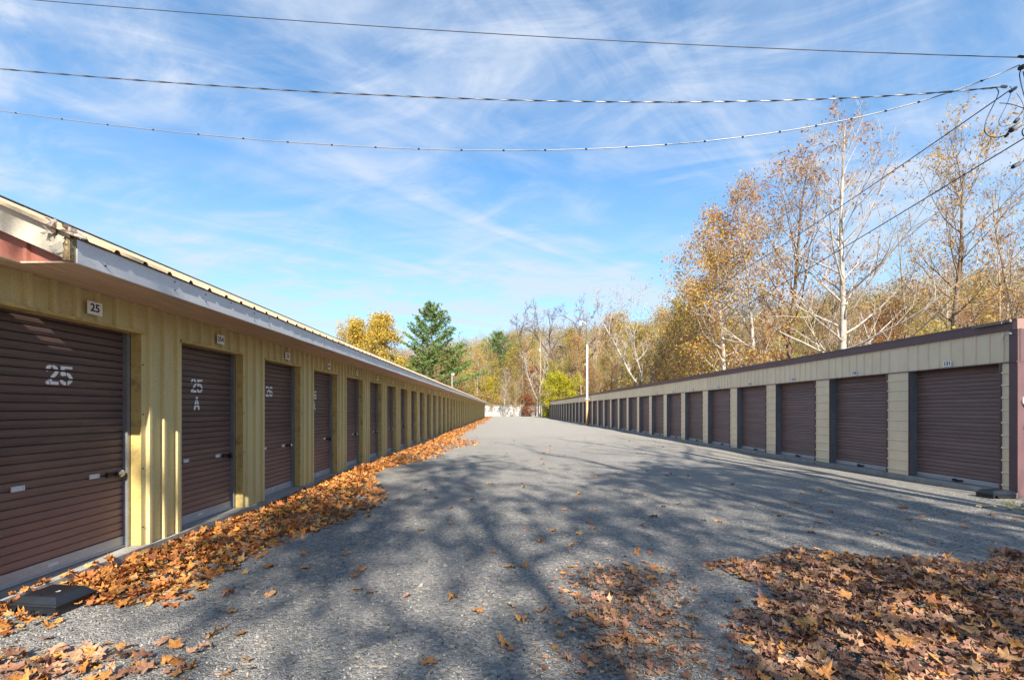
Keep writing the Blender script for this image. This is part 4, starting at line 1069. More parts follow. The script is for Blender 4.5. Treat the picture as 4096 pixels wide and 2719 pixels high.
hero('bare_tree', 'twisting two-stemmed bare tree behind the lamp pole', 1376, 672, 105, 31, 'bark_tan', 0.42, 18,
     (1, 0.5, 0.12, TAN, 0.3), shape='round', width=0.20, ang=(60, 30), sub=(7, 6), lift=0.4, fork=2, wob=0.2, twob=0.10, rmin=0.028)
hero('bare_tree', 'tall orange-tinged tree rising left of the orange sycamore', 1612, 600, 40, 32, 'bark_tan', 0.2, 30,
     (9, 0.40, 0.11, ORANGE + OLIVE + YELLOW, 0.95), start=0.1, shape='oval', width=0.26, ang=(65, 25), sub=(6, 4), lift=0.4)
hero('bare_tree', 'slim birch-like tree with tangled pale stems by the far wall', 1243, 800, 101, 33, 'bark_white', 0.20, 22, None, start=0.2, shape='oval', width=0.22, ang=(40, 20), sub=(6, 5), lift=0.5, fork=2, rmin=0.022)

for i, (dx, ty, Y, cols) in enumerate(((1408, 742, 78, 0), (1440, 728, 72, 1), (1462, 752, 66, 2), (1512, 715, 62, 1), (1536, 735, 56, 0), (1560, 700, 50, 2), (1585, 668, 45, 0), (1100, 812, 108, 1), (1175, 806, 112, 2), (1212, 800, 116, 0), (1236, 812, 110, 1), (1320, 770, 112, 2), (1345, 778, 100, 0))):
    c_ = [ORANGE + TAN, TAN + YELLOW, YELLOW + OLIVE][cols]
    hero('woodland_tree', ['rust and tan', 'tan and golden', 'yellow and olive'][cols] + ' tree %s' % (['just right of the lamp pole', 'right of the lamp pole, beside the rust one', 'above the beige roof, left of the forked white tree', 'just right of the forked white tree', 'two trees right of the forked white tree', 'left foot of the orange sycamore group', 'at the left end of the orange sycamore group', 'just right of the big pine', 'above the left part of the far wall', 'above the middle of the far wall', 'left of the dark oak', 'between the dark oak and the lamp pole', 'immediately left of the lamp pole'][i]), dx, ty, Y, 400 + i, ['bark_tan', 'bark_white', 'bark_brown'][i % 3], 0.20, 26, (5, 0.45, 0.13, c_, 0.85), start=0.12, shape='oval', width=0.24, ang=(60, 22), sub=(6, 4), lift=0.5, rmin=0.016)

# yellow tree behind the yellow building
def leafy(name, label, dx, topy, Y, seed, bark, r0, nl, cols, per, spread, size, group=None, wide=0.3, shape='round', fork=1, keep=1, start=0.15, **kw):
    loc = stand(dx, Y); H = height(topy, Y, loc[2]); T = build_tree(seed, H, r0, nl, start=start, shape=shape, width=wide, sub=(5, 4), fork=fork, rmin=0.02, **kw)
    rng = np.random.default_rng(seed); crown = crown_mesh(rng, T, per, spread, size, cols, keep)
    return tree_thing(name, label, 'tree', loc, bark_mesh(T, M[bark]), crown, group=group)
leafy('maple_tree', 'golden yellow maple rising behind the yellow building, left of the big pine', 880, 752, 84, 41, 'bark_brown', 0.3, 26, YELLOW, 12, 0.50, 0.22, wide=0.36, shape='oval', ang=(55, 20))
leafy('maple_tree', 'smaller golden maple at the left end of the yellow trees above the roof', 822, 758, 84, 42, 'bark_brown', 0.26, 24, YELLOW, 11, 0.50, 0.22, wide=0.32, shape='oval', ang=(55, 20))

# pines
def pine(name, label, dx, topy, Y, seed, r0, halfw, full=1.0, bottom=0.12):
    loc = stand(dx, Y); H = height(topy, Y, loc[2]); rng = np.random.default_rng(seed); T = Tree(rng)
    pts, _ = T.line(np.zeros(3), (0, 0, 1), H, r0, 0.03, 16, 0.012, 0.2, 6)
    tufts = []; z = H * bottom; az = 0
    while z < H * 0.985:
        u = (z / H - bottom) / (1 - bottom)
        for k in range(rng.integers(5, 8)):
            az += 2.4 + rng.normal() * 0.3
            L = halfw * (0.25 + 0.75 * min(1, u * 5)) * (1 - u) ** 0.8 * rng.uniform(0.45, 1.25) + 0.7
            i = min(int(z / H * 16), 15); p = pts[i] + (pts[i+1] - pts[i]) * (z / H * 16 - i)
            d = np.array([math.cos(az), math.sin(az), 0.12 + 0.55 * u])
            q, dd = T.line(p, d, L, max(0.025, 0.10 * (1 - u)), 0.012, 5, 0.05, 0.35, 3)
            for t in np.linspace(0.30, 1.0, max(4, int(L * 3.2 * full))):
                j = min(int(t * 5), 4); c = q[j] + (q[j+1] - q[j]) * (t * 5 - j)
                w = 0.28 * L * (1 - abs(t - 0.6))
                side = np.array([-math.sin(az), math.cos(az), 0])
                for _ in range(3): tufts.append(c + side * rng.normal() * w * 0.55 + np.array([0, 0, abs(rng.normal()) * 0.22]))
        z += H * 0.055 * rng.uniform(0.7, 1.3)
    C = np.array(tufts); nn = 9
    base = np.repeat(C, nn, 0); n = len(base)
    d = rng.normal(size=(n, 3)); d[:, 2] = np.abs(d[:, 2]) * 0.8 + 0.15; d /= np.linalg.norm(d, axis=1, keepdims=True)
    s = np.cross(d, rng.normal(size=(n, 3))); s /= np.linalg.norm(s, axis=1, keepdims=True)
    L = rng.uniform(0.28, 0.6, size=(n, 1)); w = 0.06
    V = np.stack([base - s * w, base + s * w, base + d * L], 1).reshape(-1, 3); F = np.arange(n * 3).reshape(n, 3)
    cc = np.asarray(GREEN)[rng.integers(0, 3, len(C))] * rng.uniform(0.8, 1.35, size=(len(C), 1))
    crown = mesh_np('crown', V, [F], M['needle'], attr=np.repeat(cc, nn * 3, 0))
    return tree_thing(name, label, 'tree', loc, bark_mesh(T, M['bark_dark']), crown)
pine('pine_tree', 'big green white pine rising behind the far part of the yellow building', 998, 704, 95, 51, 0.36, 12.5, 1.25, 0.08)
pine('pine_tree', 'smaller dark green pine standing right of and behind the big pine', 1150, 770, 140, 52, 0.4, 8.5, 0.9, 0.3)
pine('pine_tree', 'small green pine in the brown wood behind the lamp pole', 1330, 850, 150, 53, 0.3, 6.0, 0.6, 0.1)

# yellow shrubs
leafy('yellow_shrub', 'bright yellow-green shrub above the far end of the beige roof', 1288, 884, 84, 61, 'bark_brown', 0.12, 30, BRIGHT, 11, 0.30, 0.15, wide=0.62, shape='round', start=0.05, ang=(80, 20))
leafy('yellow_shrub', 'golden shrub above the far end of the yellow building eave', 1122, 893, 112, 62, 'bark_brown', 0.12, 26, YELLOW + BRIGHT, 9, 0.45, 0.17, wide=0.6, shape='round', start=0.05, ang=(80, 20))
leafy('yellow_shrub', 'yellow-olive shrub left of the lamp pole above the bright one', 1335, 828, 118, 63, 'bark_brown', 0.12, 22, [(0.40, 0.33, 0.05), (0.34, 0.29, 0.06)], 7, 0.5, 0.17, wide=0.4, shape='round', start=0.05, ang=(70, 20))
# red vine shrubs before the wall, bare saplings
leafy('red_shrub', 'rust-red bush in front of the white far wall', 1218, 912, 100, 64, 'bark_brown', 0.07, 16, RUSSET, 6, 0.28, 0.14, wide=0.32, start=0.05, ang=(60, 20))
for i, (dx, ty, Y) in enumerate(((1133, 930, 98), (1166, 905, 101), (1185, 880, 101.5), (1200, 915, 100), (1232, 900, 100.5), (1246, 890, 101))):
    lab = ['small bare bush at the far corner of the yellow building', 'leaning bare sapling before the left half of the far wall', 'tallest bare sapling before the middle of the far wall', 'thin bare sapling left of the rust-red bush', 'bare sapling right of the rust-red bush', 'bare sapling at the far corner of the beige building'][i]
    loc = stand(dx, Y); loc = (loc[0], loc[1], 0.1); H = height(ty, Y, loc[2])
    T = build_tree(70 + i, H, 0.08, 14, start=0.1, width=0.35, ang=(45, 20), sub=(5, 4), fork=2, rmin=0.02, twob=0.08)
    tree_thing('sapling', lab, 'sapling', loc, bark_mesh(T, M['bark_tan']), crown_mesh(np.random.default_rng(i), T, 1, 0.2, 0.10, OLIVE + RUSSET, 0.35), group='saplings before the far wall')

# ------------------------------------------------------------------ the wood: prototypes and copies
PROTO = []
def proto(seed, H, bark, r0, nl, cols, per, spread, size, keep=1.0, **kw):
    T = build_tree(seed, H, r0, nl, **kw); rng = np.random.default_rng(seed)
    return (bark_mesh(T, M[bark]), crown_mesh(rng, T, per, spread, size, cols, keep), H)
PR = {
    'tan': [proto(201 + i, 14, ['bark_tan', 'bark_brown', 'bark_white'][i], 0.17, 22, TAN + RUSSET, 2, 0.3, 0.085, 0.7, start=0.25, width=0.24, ang=(50, 20), sub=(6, 4), lift=0.5, rmin=0.012) for i in range(3)],
    'olive': [proto(211 + i, 12, 'bark_tan', 0.17, 22, OLIVE + YELLOW[:1], 6, 0.42, 0.12, 0.9, start=0.12, width=0.28, ang=(65, 25), sub=(5, 4), lift=0.4, rmin=0.012) for i in range(2)],
    'orange': [proto(221 + i, 12, 'bark_brown', 0.17, 20, ORANGE + RUSSET, 6, 0.40, 0.12, 0.9, start=0.15, width=0.28, ang=(60, 25), sub=(5, 4), lift=0.4, rmin=0.012) for i in range(2)],
    'yellow': [proto(231 + i, 11, 'bark_tan', 0.16, 20, YELLOW + OLIVE, 6, 0.42, 0.12, 0.85, start=0.12, width=0.28, ang=(65, 25), sub=(5, 4), lift=0.4, rmin=0.012) for i in range(2)],
    'shrub': [proto(241 + i, 4.0, 'bark_tan', 0.06, 18, TAN + RUSSET + OLIVE, 3, 0.3, 0.10, 0.9, start=0.05, width=0.42, ang=(60, 20), sub=(5, 4), lift=0.4, fork=3, rmin=0.010) for i in range(3)],
}
LAB = {'tan': ('bare_tree', 'bare tan-twigged tree in the wood behind the buildings'), 'olive': ('olive_tree', 'olive-leaved autumn tree in the wood behind the buildings'),
       'orange': ('orange_tree', 'orange-leaved autumn tree in the wood behind the buildings'), 'yellow': ('yellow_tree', 'pale yellow-leaved autumn tree in the wood behind the buildings'),
       'shrub': ('brush', 'low tangled brush at the foot of the wooded hillside')}
GRP = {'tan': 'bare trees in the wood', 'olive': 'olive trees in the wood', 'orange': 'orange trees in the wood', 'yellow': 'yellow trees in the wood', 'shrub': 'brush along the foot of the hill'}
def place(kind, x, y, s, rz, i=0):
    tr, cr_, H = PR[kind][i % len(PR[kind])]
    nm_, lab = LAB[kind]
    where = 'behind the yellow building' if x < -9 else ('beyond the far wall' if y > 104 and x < 20 else ('close behind the beige building' if x < 36 else 'higher up the slope behind the beige building'))
    lab = lab.replace('behind the buildings', where).replace('at the foot of the wooded hillside', where)
    tree_thing(nm_, lab, 'tree' if kind != 'shrub' else 'brush', (x, y, float(hill(x, y)) - 0.1), tr, cr_, rz, (s, s, s * random.Random(int(x * 100 + y)).uniform(0.9, 1.15)), GRP[kind] + ' ' + where)
wr = random.Random(5)
def hillspots(n, x0, x1, y0, y1, mind, test):
    out = []; tries = 0
    while len(out) < n and tries < 20000:
        tries += 1; x = wr.uniform(x0, x1); y = wr.uniform(y0, y1)
        if not test(x, y): continue
        if any((x - a) ** 2 + (y - b) ** 2 < mind * mind for a, b in out): continue
        out.append((x, y))
    return out
seen = lambda x, y: y > 6 and -0.42 < x / y < 1.35
# nearer rows on the right slope
for i, (x, y) in enumerate(hillspots(150, 21, 62, 18, 112, 2.9, lambda x, y: seen(x, y) and x < 62)):
    k = wr.choices(['tan', 'olive', 'orange', 'yellow'], [5.2, 2.2, 1.8, 1.8])[0]
    if x / y > 0.8 and wr.random() < 0.7: k = wr.choice(['tan', 'orange', 'tan'])
    place(k, x, y, wr.uniform(0.5, 0.85) * (0.85 if x / y > 0.75 else 1.0), wr.uniform(0, 6.28), i)
for i, (x, y) in enumerate(hillspots(60, 17.5, 40, 16, 108, 1.8, seen)):
    place('shrub', x, y, wr.uniform(0.6, 1.2), wr.uniform(0, 6.28), i)
# behind the far end of the yard
for i, (x, y) in enumerate(hillspots(70, -24, 30, 107, 150, 2.9, lambda x, y: seen(x, y) and not (-8 < x < -1 and y < 112))):
    k = wr.choices(['tan', 'olive', 'orange', 'yellow'], [2.6, 3.8, 1.6, 1.8])[0]
    place(k, x, y, wr.uniform(0.7, 1.1), wr.uniform(0, 6.28), i)
for i, (x, y) in enumerate(hillspots(34, -22, 28, 105.5, 116, 1.6, seen)):
    place('shrub', x, y, wr.uniform(0.7, 1.3), wr.uniform(0, 6.28), i)
# left, behind the yellow building
for i, (x, y) in enumerate(hillspots(12, -38, -12, 88, 125, 4.0, lambda x, y: seen(x, y))):
    k = wr.choices(['tan', 'olive', 'yellow'], [3, 2, 1])[0]
    place(k, x, y, wr.uniform(0.7, 1.0), wr.uniform(0, 6.28), i)

# the farther wooded hillside reads as one mass
hr = np.random.default_rng(77)
pts = hillspots(1250, -60, 190, 40, 235, 2.6, lambda x, y: seen(x, y) and (x > 60 or y > 148) and (x - 19 > 0 or y > 148) and max(x - 19, y - 110) < 120)
Vb, Fb, nb = [], [], 0; Vl, Fl, Cl, nl_ = [], [], [], 0
P0, P1, R0_, R1_ = [], [], [], []
pal = [TAN, TAN, RUSSET, OLIVE, OLIVE, ORANGE, YELLOW, OLIVE, [(0.08, 0.11, 0.04)], [(0.30, 0.20, 0.10)]]
for (x, y) in pts:
    z = float(hill(x, y)) - 0.2; H = hr.uniform(7, 12.5); lean = hr.normal(size=2) * 0.4
    b = np.array([x, y, z]); t = b + np.array([lean[0], lean[1], H * 0.92])
    P0.append(b); P1.append(t); R0_.append(hr.uniform(0.10, 0.18)); R1_.append(0.03)
    nb_ = hr.integers(7, 12)
    for k in range(nb_):
        f = hr.uniform(0.3, 0.95); p = b + (t - b) * f; a = hr.uniform(0, 6.28); L = H * 0.24 * (1.2 - f)
        P0.append(p); P1.append(p + np.array([math.cos(a) * L, math.sin(a) * L, L * hr.uniform(0.5, 1.4)])); R0_.append(0.05); R1_.append(0.015)
    n = int(hr.integers(110, 260)); u = hr.beta(2.2, 1.8, n); rad = H * 0.24 * np.sin(np.pi * np.clip(u * 0.85 + 0.1, 0, 1)) ** 0.6
    a = hr.uniform(0, 6.28, n); rr = rad * np.sqrt(hr.uniform(0.1, 1, n))
    C = np.stack([x + np.cos(a) * rr, y + np.sin(a) * rr, z + H * (0.15 + 0.87 * u)], 1)
    cl = pal[hr.integers(0, len(pal))]
    V, F, c = leaf_quads(hr, C, 0.24, cl, 0.3, aspect=0.6)
    Vl.append(V); Fl.append(F + nl_); Cl.append(c); nl_ += len(V)
V, F = seg_tubes(P0, P1, R0_, R1_, 3)
hb = link('hillside_wood', mesh_np('hillside_wood', V, [F], M['bark_tan']))
tag(hb, 'distant autumn wood covering the upper hillside', 'wood', kind='stuff')
f = link('foliage', mesh_np('foliage', np.concatenate(Vl), Fl, M['leafcol'], attr=np.concatenate(Cl)), hb); f['kind'] = 'stuff'

# trees behind the photographer: only their shadows reach the picture
def shade_tree(label, x, y, H, seed, nl, per, keep, width=0.34, size=0.12, spread=0.35, **kw):
    T = build_tree(seed, H, 0.34, nl, width=width, sub=(6, 5), rmin=0.012, **kw); rng = np.random.default_rng(seed)
    return tree_thing('maple_tree', label, 'tree', (x, y, 0), bark_mesh(T, M['bark_brown']), crown_mesh(rng, T, per, spread, size, ORANGE, keep, clump=True))
# unseen tree belt added behind the photographer to block low sky off the ribs
for i in range(30):
    x = -60 + i * 4.2 + wr.uniform(-1.5, 1.5); y = -40 + wr.uniform(-5, 3)
    tr, cr_, H = PR[['olive', 'orange', 'yellow'][i % 3]][i % 2]
    tree_thing('sky_blocker_tree', 'leafy tree in the unseen sky-blocking belt added behind the photographer', 'tree', (x, y, 0), tr, cr_, wr.uniform(0, 6), (1.5, 1.5, 1.45), 'unseen trees added behind the photographer')
shade_tree('broad maple behind the photographer shading the middle of the drive', 5.0, -16.0, 21.0, 301, 36, 6, 0.85, start=0.3, shape='round', ang=(65, 25), lift=0.4, fork=3, size=0.20, spread=0.5, width=0.20)
shade_tree('maple behind the photographer shading the right-hand leaf pile', 6.4, -11.2, 16.0, 302, 30, 3, 0.8, start=0.3, shape='round', ang=(70, 25), lift=0.4, size=0.19, spread=0.5, width=0.24)
shade_tree('tall bare maple behind the photographer casting long limb shadows', 9.4, -8.5, 19.5, 305, 22, 1, 0.4, limbr=0.7, start=0.25, shape='vase', ang=(60, 25), lift=0.5, fork=3, twob=0.06, width=0.36)

# ------------------------------------------------------------------ fallen leaves
def leaf_template(seed, curl=0.3, rich=True):
    r = np.random.default_rng(seed)
    lobes = [(90, 1.0), (38, 0.88), (142, 0.88), (-12, 0.58), (192, 0.58)]
    ang = []; rad = []
    order = sorted(lobes, key=lambda q: q[0])
    for i, (a, L) in enumerate(order):
        L *= r.uniform(0.88, 1.1)
        ang += [a - 14, a, a + 14]; rad += [L * 0.74, L, L * 0.74]
        if i < len(order) - 1:
            b = (a + order[i + 1][0]) / 2; ang.append(b); rad.append(0.55 * r.uniform(0.85, 1.15))
    ang += [232, 270, 308]; rad += [0.30, 0.14, 0.30]
    ang = np.radians(np.array(ang) + r.normal(size=len(ang)) * 2); rad = np.array(rad)
    x, y = rad * np.cos(ang), rad * np.sin(ang)
    cx, cy = 0.0, 0.18
    ax = r.uniform(0, np.pi); k = curl * r.uniform(0.5, 1.4)
    def zf(x, y):
        u = x * np.cos(ax) + y * np.sin(ax); v = -x * np.sin(ax) + y * np.cos(ax)
        return k * (u ** 2) * 0.9 + 0.10 * k * np.sin(5 * v) - 0.35 * k * np.abs(x) * 0.3
    z = zf(x, y) + r.normal(size=len(x)) * 0.05 * curl / 0.3
    V = np.concatenate([[[cx, cy, -0.02 + zf(cx, cy)]], np.stack([x, y, z], 1)])
    V[:, 2] -= V[:, 2].min() * 0.6
    n = len(x); F = np.array([[0, 1 + i, 1 + (i + 1) % n] for i in range(n)])
    return V * 0.5, F          # about one unit across
TPL = [leaf_template(i, c) for i, c in enumerate((0.25, 0.35, 0.5, 0.65, 0.4, 0.9, 0.3, 0.7))]
def rotm(rx, ry, rz):
    cx, sx, cy, sy, cz, sz = np.cos(rx), np.sin(rx), np.cos(ry), np.sin(ry), np.cos(rz), np.sin(rz)
    m = np.empty((len(rx), 3, 3))
    m[:, 0, 0] = cz*cy; m[:, 0, 1] = cz*sy*sx - sz*cx; m[:, 0, 2] = cz*sy*cx + sz*sx
    m[:, 1, 0] = sz*cy; m[:, 1, 1] = sz*sy*sx + cz*cx; m[:, 1, 2] = sz*sy*cx - cz*sx
    m[:, 2, 0] = -sy; m[:, 2, 1] = cy*sx; m[:, 2, 2] = cy*cx
    return m
def litter_mesh(name, P, size, tilt, cols, seed, mat=None):
    r = np.random.default_rng(seed); Vs, Fs, Cs, n0 = [], [], [], 0
    which = r.integers(0, len(TPL), len(P)); cols = np.asarray(cols)
    for t in range(len(TPL)):
        Q = P[which == t]; n = len(Q)
        if not n: continue
        V, F = TPL[t]; m = rotm(r.normal(size=n) * tilt, r.normal(size=n) * tilt, r.uniform(0, 6.28, n))
        s = size * r.uniform(0.6, 1.25, n)
        sq = r.uniform(0.55, 1.1, size=(n, 1, 3)); sq[:, :, 2] = r.uniform(0.3, 1.3, size=(n, 1))
        W = np.einsum('nij,nkj->nki', m, V[None] * sq) * s[:, None, None] + Q[:, None]
        Vs.append(W.reshape(-1, 3)); Fs.append((F[None] + (np.arange(n) * len(V))[:, None, None]).reshape(-1, 3) + n0); n0 += n * len(V)
        c = cols[r.integers(0, len(cols), n)] * r.uniform(0.75, 1.25, size=(n, 1)); Cs.append(np.repeat(c, len(V), 0))
    return mesh_np(name, np.concatenate(Vs), Fs, mat or M['littercol'], attr=np.concatenate(Cs))
GOLD = [(0.48, 0.20, 0.05), (0.52, 0.25, 0.07), (0.42, 0.155, 0.04), (0.48, 0.28, 0.10), (0.32, 0.105, 0.035), (0.50, 0.21, 0.05), (0.38, 0.13, 0.045)]
BROWN = [(0.38, 0.205, 0.125), (0.33, 0.165, 0.10), (0.42, 0.24, 0.14), (0.25, 0.12, 0.075), (0.46, 0.28, 0.155), (0.48, 0.23, 0.07), (0.38, 0.20, 0.135), (0.19, 0.095, 0.065)]
lr = np.random.default_rng(99)
def wall_x(y): return LX + 0.06 + y * 16 / 1050
def strip_w(y): return 1.30 + 0.35 * np.sin(y * 0.9 + 0.5) * (y < 30) + 0.25 * np.sin(y * 0.37) + 1.0 * np.exp(-((y - 21) / 4.5) ** 2) + 0.25 * np.exp(-((y - 7) / 2) ** 2)
# strip of leaves along the yellow building
def strip(n, y0, y1, seed, power=1.0):
    r = np.random.default_rng(seed); y = y0 + (y1 - y0) * r.random(n) ** power
    u = r.beta(1.15, 1.5, n); w = strip_w(y); x = wall_x(y) + 0.02 + u * w
    hgt = 0.13 * np.sin(np.pi * np.clip(u * 1.05 + 0.12, 0, 1)) * (0.7 + 0.5 * np.sin(y * 1.7) ** 2) * np.clip((y - 4.0) / 1.5, 0.25, 1)
    return np.stack([x, y, gz(x, y) + hgt * r.random(n) ** 0.6 + 0.008], 1)
Pn = np.concatenate([strip(2600, 4.3, 12, 1), strip(2600, 12, 28, 2), strip(2600, 28, 92, 3)])
Sz = None
pile1 = link('leaf_drift', litter_mesh('leaf_drift', strip(4600, 3.7, 14, 1), 0.155, 0.34, GOLD, 5))
tag(pile1, 'long drift of orange leaves along the foot of the yellow building', 'leaf drift', kind='stuff')
c1 = link('far_leaves', litter_mesh('far_leaves', strip(4800, 14, 34, 2), 0.16, 0.42, GOLD, 6), pile1); c1['kind'] = 'stuff'
c2 = link('farthest_leaves', litter_mesh('farthest_leaves', strip(3400, 34, 92, 3), 0.19, 0.40, GOLD, 7), pile1); c2['kind'] = 'stuff'

# right-hand pile
def in_pile2(x, y):
    edge = 1.62 + 0.55 * np.clip(y - 3.3, -1, 3) + 0.16 * np.sin(y * 5) + 0.22 * np.sin(y * 2.1)
    top = 4.95 + 0.22 * np.sin(x * 2.3) + 0.10 * np.sin(x * 6)
    return (x > edge) & (y < top), np.minimum(x - edge, top - y)
n = 15000; x = lr.uniform(1.0, 7.6, n); y = lr.uniform(2.0, 5.4, n); ok, dd = in_pile2(x, y)
ok &= (lr.random(n) < np.clip(0.25 + dd * 3, 0, 1)); x, y, dd = x[ok], y[ok], dd[ok]
z = gz(x, y) + 0.10 * np.clip(dd * 1.4, 0, 1) * (0.6 + 0.4 * np.sin(x * 3.1) * np.sin(y * 2.7)) * lr.random(len(x)) ** 0.5 + 0.008
r_ = np.random.default_rng(8); n_ = 300; yb_ = r_.uniform(3.15, 4.6, n_); xb_ = wall_x(yb_) - 0.03 + r_.beta(1.0, 2.2, n_) * 0.75
okb = ~((np.abs(xb_ + 3.60) < 0.25) & (np.abs(yb_ - 3.69) < 0.20)); xb_, yb_ = xb_[okb], yb_[okb]
zb_ = np.where(xb_ < wall_x(yb_) + 0.0, 0.105, gz(xb_, yb_) + 0.01 + 0.05 * r_.random(len(xb_)))
c3 = link('near_leaves', litter_mesh('near_leaves', np.stack([xb_, yb_, zb_], 1), 0.14, 0.35, GOLD, 8), pile1); c3['kind'] = 'stuff'
pile2 = link('leaf_pile', litter_mesh('leaf_pile', np.stack([x, y, z], 1), 0.135, 0.27, BROWN, 15))
tag(pile2, 'large brown leaf pile in the right foreground', 'leaf pile', kind='stuff')
# trodden patch in the middle foreground
n = 430; t = lr.random(n); x = 0.55 + 0.75 * (t) * 1.0 + lr.normal(size=n) * 0.27; y = 2.75 + 1.9 * t + lr.normal(size=n) * 0.12; x = 0.88 + (y - 3) * 0.22 + lr.normal(size=n) * 0.28
pile3 = link('trodden_leaves', litter_mesh('trodden_leaves', np.stack([x, y, gz(x, y) + 0.008 + 0.01 * lr.random(n)], 1), 0.115, 0.12, BROWN, 25))
tag(pile3, 'thin trodden patch of crumbled leaves in the middle foreground', 'leaf patch', kind='stuff')
n = 3200; y = 2.7 + 2.0 * lr.random(n); x = 0.90 + (y - 3) * 0.22 + lr.normal(size=n) * 0.30
crumbs = link('crumbled_leaves', litter_mesh('crumbled_leaves', np.stack([x, y, gz(x, y) + 0.005], 1), 0.035, 0.2, [(0.20, 0.12, 0.075), (0.30, 0.19, 0.12), (0.36, 0.24, 0.15)], 26), pile3); crumbs['kind'] = 'stuff'
n = 1300; x = lr.uniform(-3.5, 4.5, n); y = 2.6 + 9 * lr.random(n) ** 1.6
bits = link('leaf_crumbs', litter_mesh('leaf_crumbs', np.stack([x, y, gz(x, y) + 0.006], 1), 0.022, 0.2, [(0.26, 0.15, 0.08), (0.36, 0.22, 0.12)], 27)); tag(bits, 'tiny leaf crumbs scattered all over the gravel', 'leaf crumbs', kind='stuff')
n = 260; y = 8.6 + 40 * lr.random(n) ** 1.4; x = 9.33 - np.abs(lr.normal(size=n)) * 0.12
wallbits = link('wall_foot_litter', litter_mesh('wall_foot_litter', np.stack([x, y, gz(x, y) + 0.006], 1), 0.055, 0.3, BROWN, 28)); tag(wallbits, 'broken leaf bits lodged along the foot of the beige building', 'leaf litter', kind='stuff')
# left foreground patch
n = 150; x = -2.65 + lr.normal(size=n) * 0.42; y = 2.83 + lr.normal(size=n) * 0.14
P = np.stack([x, y, gz(x, y) + 0.01 + 0.02 * lr.random(n)], 1)
pile4 = link('leaf_patch', litter_mesh('leaf_patch', P, 0.15, 0.28, GOLD[:2] + BROWN[:6], 35)); tag(pile4, 'loose patch of tan leaves in the bottom left corner', 'leaf patch', kind='stuff')

# loose stones of the gravel surface near the camera
n = 17000; qy = 2.45 + 6.5 * lr.random(n) ** 1.5; qx = lr.uniform(-1, 1, n) * (qy * 1.15 + 0.6); okq = (qx > wall_x(qy) + 0.1) & (qx < 9.1); qx, qy = qx[okq], qy[okq]; n = len(qx)
oct_v = np.array([(1, 0, 0), (-1, 0, 0), (0, 1, 0), (0, -1, 0), (0, 0, 1), (0, 0, -1.0)]); oct_f = np.array([(0, 2, 4), (2, 1, 4), (1, 3, 4), (3, 0, 4), (2, 0, 5), (1, 2, 5), (3, 1, 5), (0, 3, 5)])
mq = rotm(lr.uniform(-.6, .6, n), lr.uniform(-.6, .6, n), lr.uniform(0, 6.28, n)); sq_ = lr.uniform(0.004, 0.0115, size=(n, 1, 1)) * lr.uniform(0.6, 1.3, size=(n, 1, 3))
Wq = np.einsum('nij,nkj->nki', mq, oct_v[None] * sq_ * lr.uniform(0.75, 1.25, size=(n, 6, 1))) + np.stack([qx, qy, gz(qx, qy) + 0.002], 1)[:, None]
cq = lr.uniform(0.05, 0.42, size=(n, 1)) ** 1.1 * np.array([[1.0, 0.97, 0.92]])
mg = paint('loose stone', (0.2, 0.2, 0.2), 0.9, bump_s=0); _a = mg.node_tree.nodes.new('ShaderNodeAttribute'); _a.attribute_name = 'Col'; mg.node_tree.links.new(_a.outputs['Color'], mg.node_tree.nodes['Principled BSDF'].inputs['Base Color'])
tag(link('gravel_stones', mesh_np('gravel_stones', Wq.reshape(-1, 3), [(oct_f[None] + (np.arange(n) * 6)[:, None, None]).reshape(-1, 3)], mg, attr=np.repeat(cq, 6, 0))), 'loose crushed stones of the gravel drive in the foreground', 'gravel', kind='stuff')

# single leaves, each an object
LM = []
for i, (V, F) in enumerate(TPL): LM.append(mesh_np('leaf', V, [F], M['leaf_single']))
cnt = 0
def single(x, y, size, parent=None, z=None, tilt=0.16):
    zz = float(gz(x, y)) + 0.008 if z is None else z
    o = link('leaf' if parent else 'fallen_leaf', LM[int(lr.integers(0, len(LM)))], parent, (x, y, zz), (lr.normal() * tilt, lr.normal() * tilt, lr.uniform(0, 6.28)), (size * lr.uniform(0.65, 1.05), size, size * lr.uniform(0.7, 1.5)))
    return o
def free_zone(x, y):
    return not (in_pile2(np.array(x), np.array(y))[0]) and x > float(wall_x(y)) + 0.15
def leaf_tag(o, x, y):
    side = 'left, beside the orange drift' if x < -1.0 else ('mid drive' if x < 2.6 else 'right, towards the maroon doors')
    dist = 'nearest the bottom edge' if y < 4.2 else ('in the near half' if y < 8 else 'farther down')
    tag(o, 'single fallen maple leaf %s, %s' % (side, dist), 'leaf', 'single leaves %s, %s' % (side, dist))
k = 0
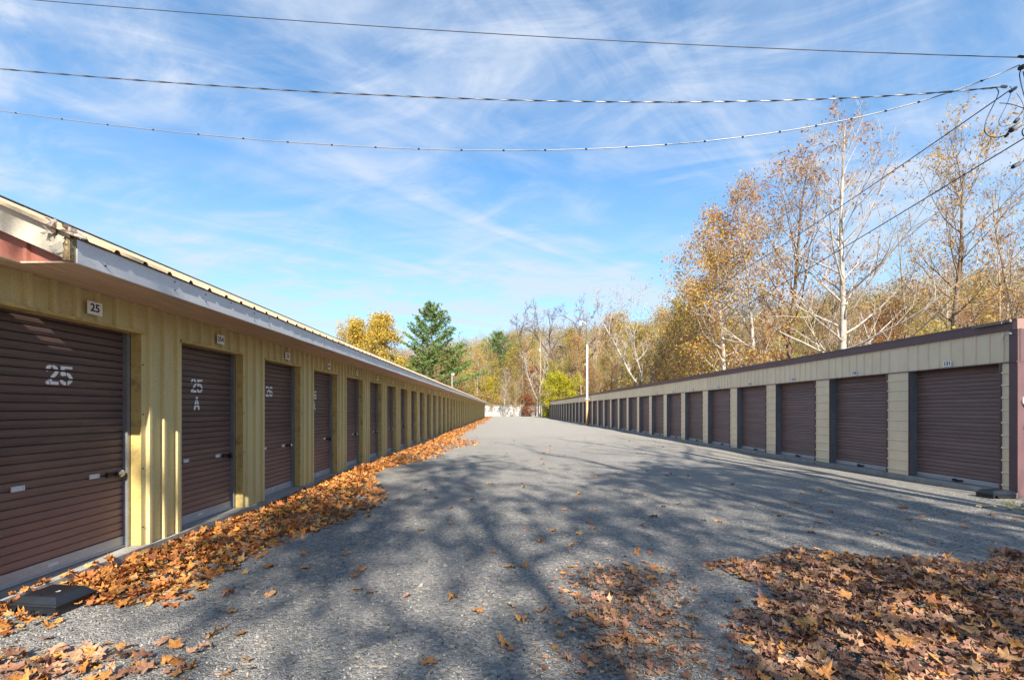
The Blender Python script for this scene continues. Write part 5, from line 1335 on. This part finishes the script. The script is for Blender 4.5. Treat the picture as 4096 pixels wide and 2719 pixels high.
fixed = [(1048, 1382), (1185, 1402), (990, 1533), (1165, 1500), (1335, 1230), (1140, 1274), (1250, 1248), (845, 1196), (568, 1318), (630, 1365), (541, 1405), (560, 1455), (1205, 1306), (1184, 1308), (1467, 1265), (1480, 1208), (1250, 1412), (820, 1330), (830, 1318), (800, 1278), (703, 1310), (625, 1305), (697, 1278), (115, 1447), (440, 1380), (975, 1226), (1620, 1200), (1663, 1203), (1865, 1228), (1890, 1206), (1720, 1335), (1705, 1385), (1665, 1295), (2225, 1215), (2080, 1170), (2180, 1185), (1840, 1158), (2125, 1190), (2300, 1273), (2340, 1200), (2180, 1290), (1800, 1190), (1510, 1190), (1300, 1175), (1210, 1220), (980, 1130), (1090, 1155), (1040, 1175), (1125, 1113), (1340, 1140), (1370, 1090), (1490, 1085), (1590, 1100), (1690, 1118), (1250, 1060), (1140, 1070), (1100, 1060)]
for (dx, dy) in fixed:
    Y = 1680.0 / (dy - 945); x = (dx - 1150) * Y / 1050
    o = single(x, Y, float(lr.uniform(0.13, 0.19))); o['_z'] = 0; k += 1
    lab = 'fallen maple leaf lying singly on the grey gravel drive'; leaf_tag(o, x, Y); del o['_z']
while k < 175:
    Y = 2.8 + 24 * float(lr.random()) ** 1.5; x = float(lr.uniform(-3.0, 8.0))
    if not free_zone(x, Y) or x / Y > 1.1: continue
    o = single(x, Y, float(lr.uniform(0.10, 0.17))); leaf_tag(o, x, Y); k += 1
# largest leaves of the piles, as parts of them
for i in range(45):
    y = float(lr.uniform(3.9, 6.5)); u = float(lr.random()); x = float(wall_x(y)) + 0.15 + u * float(strip_w(np.array(y))) * 0.9
    single(x, y, float(lr.uniform(0.14, 0.20)), pile1, float(gz(x, y)) + 0.05 + 0.10 * math.sin(math.pi * min(1, u + .1)), 0.3)
k = 0
while k < 60:
    x = float(lr.uniform(1.6, 5.2)); y = float(lr.uniform(2.5, 4.9)); ok, dd = in_pile2(np.array(x), np.array(y))
    if not ok: continue
    single(x, y, float(lr.uniform(0.13, 0.19)), pile2, float(gz(x, y)) + 0.02 + 0.09 * min(1, float(dd) * 1.4), 0.25); k += 1
for i in range(14):
    y = float(lr.uniform(2.75, 4.6)); x = 0.88 + (y - 3) * 0.22 + float(lr.normal()) * 0.3; single(x, y, float(lr.uniform(0.11, 0.17)), pile3, tilt=0.1)
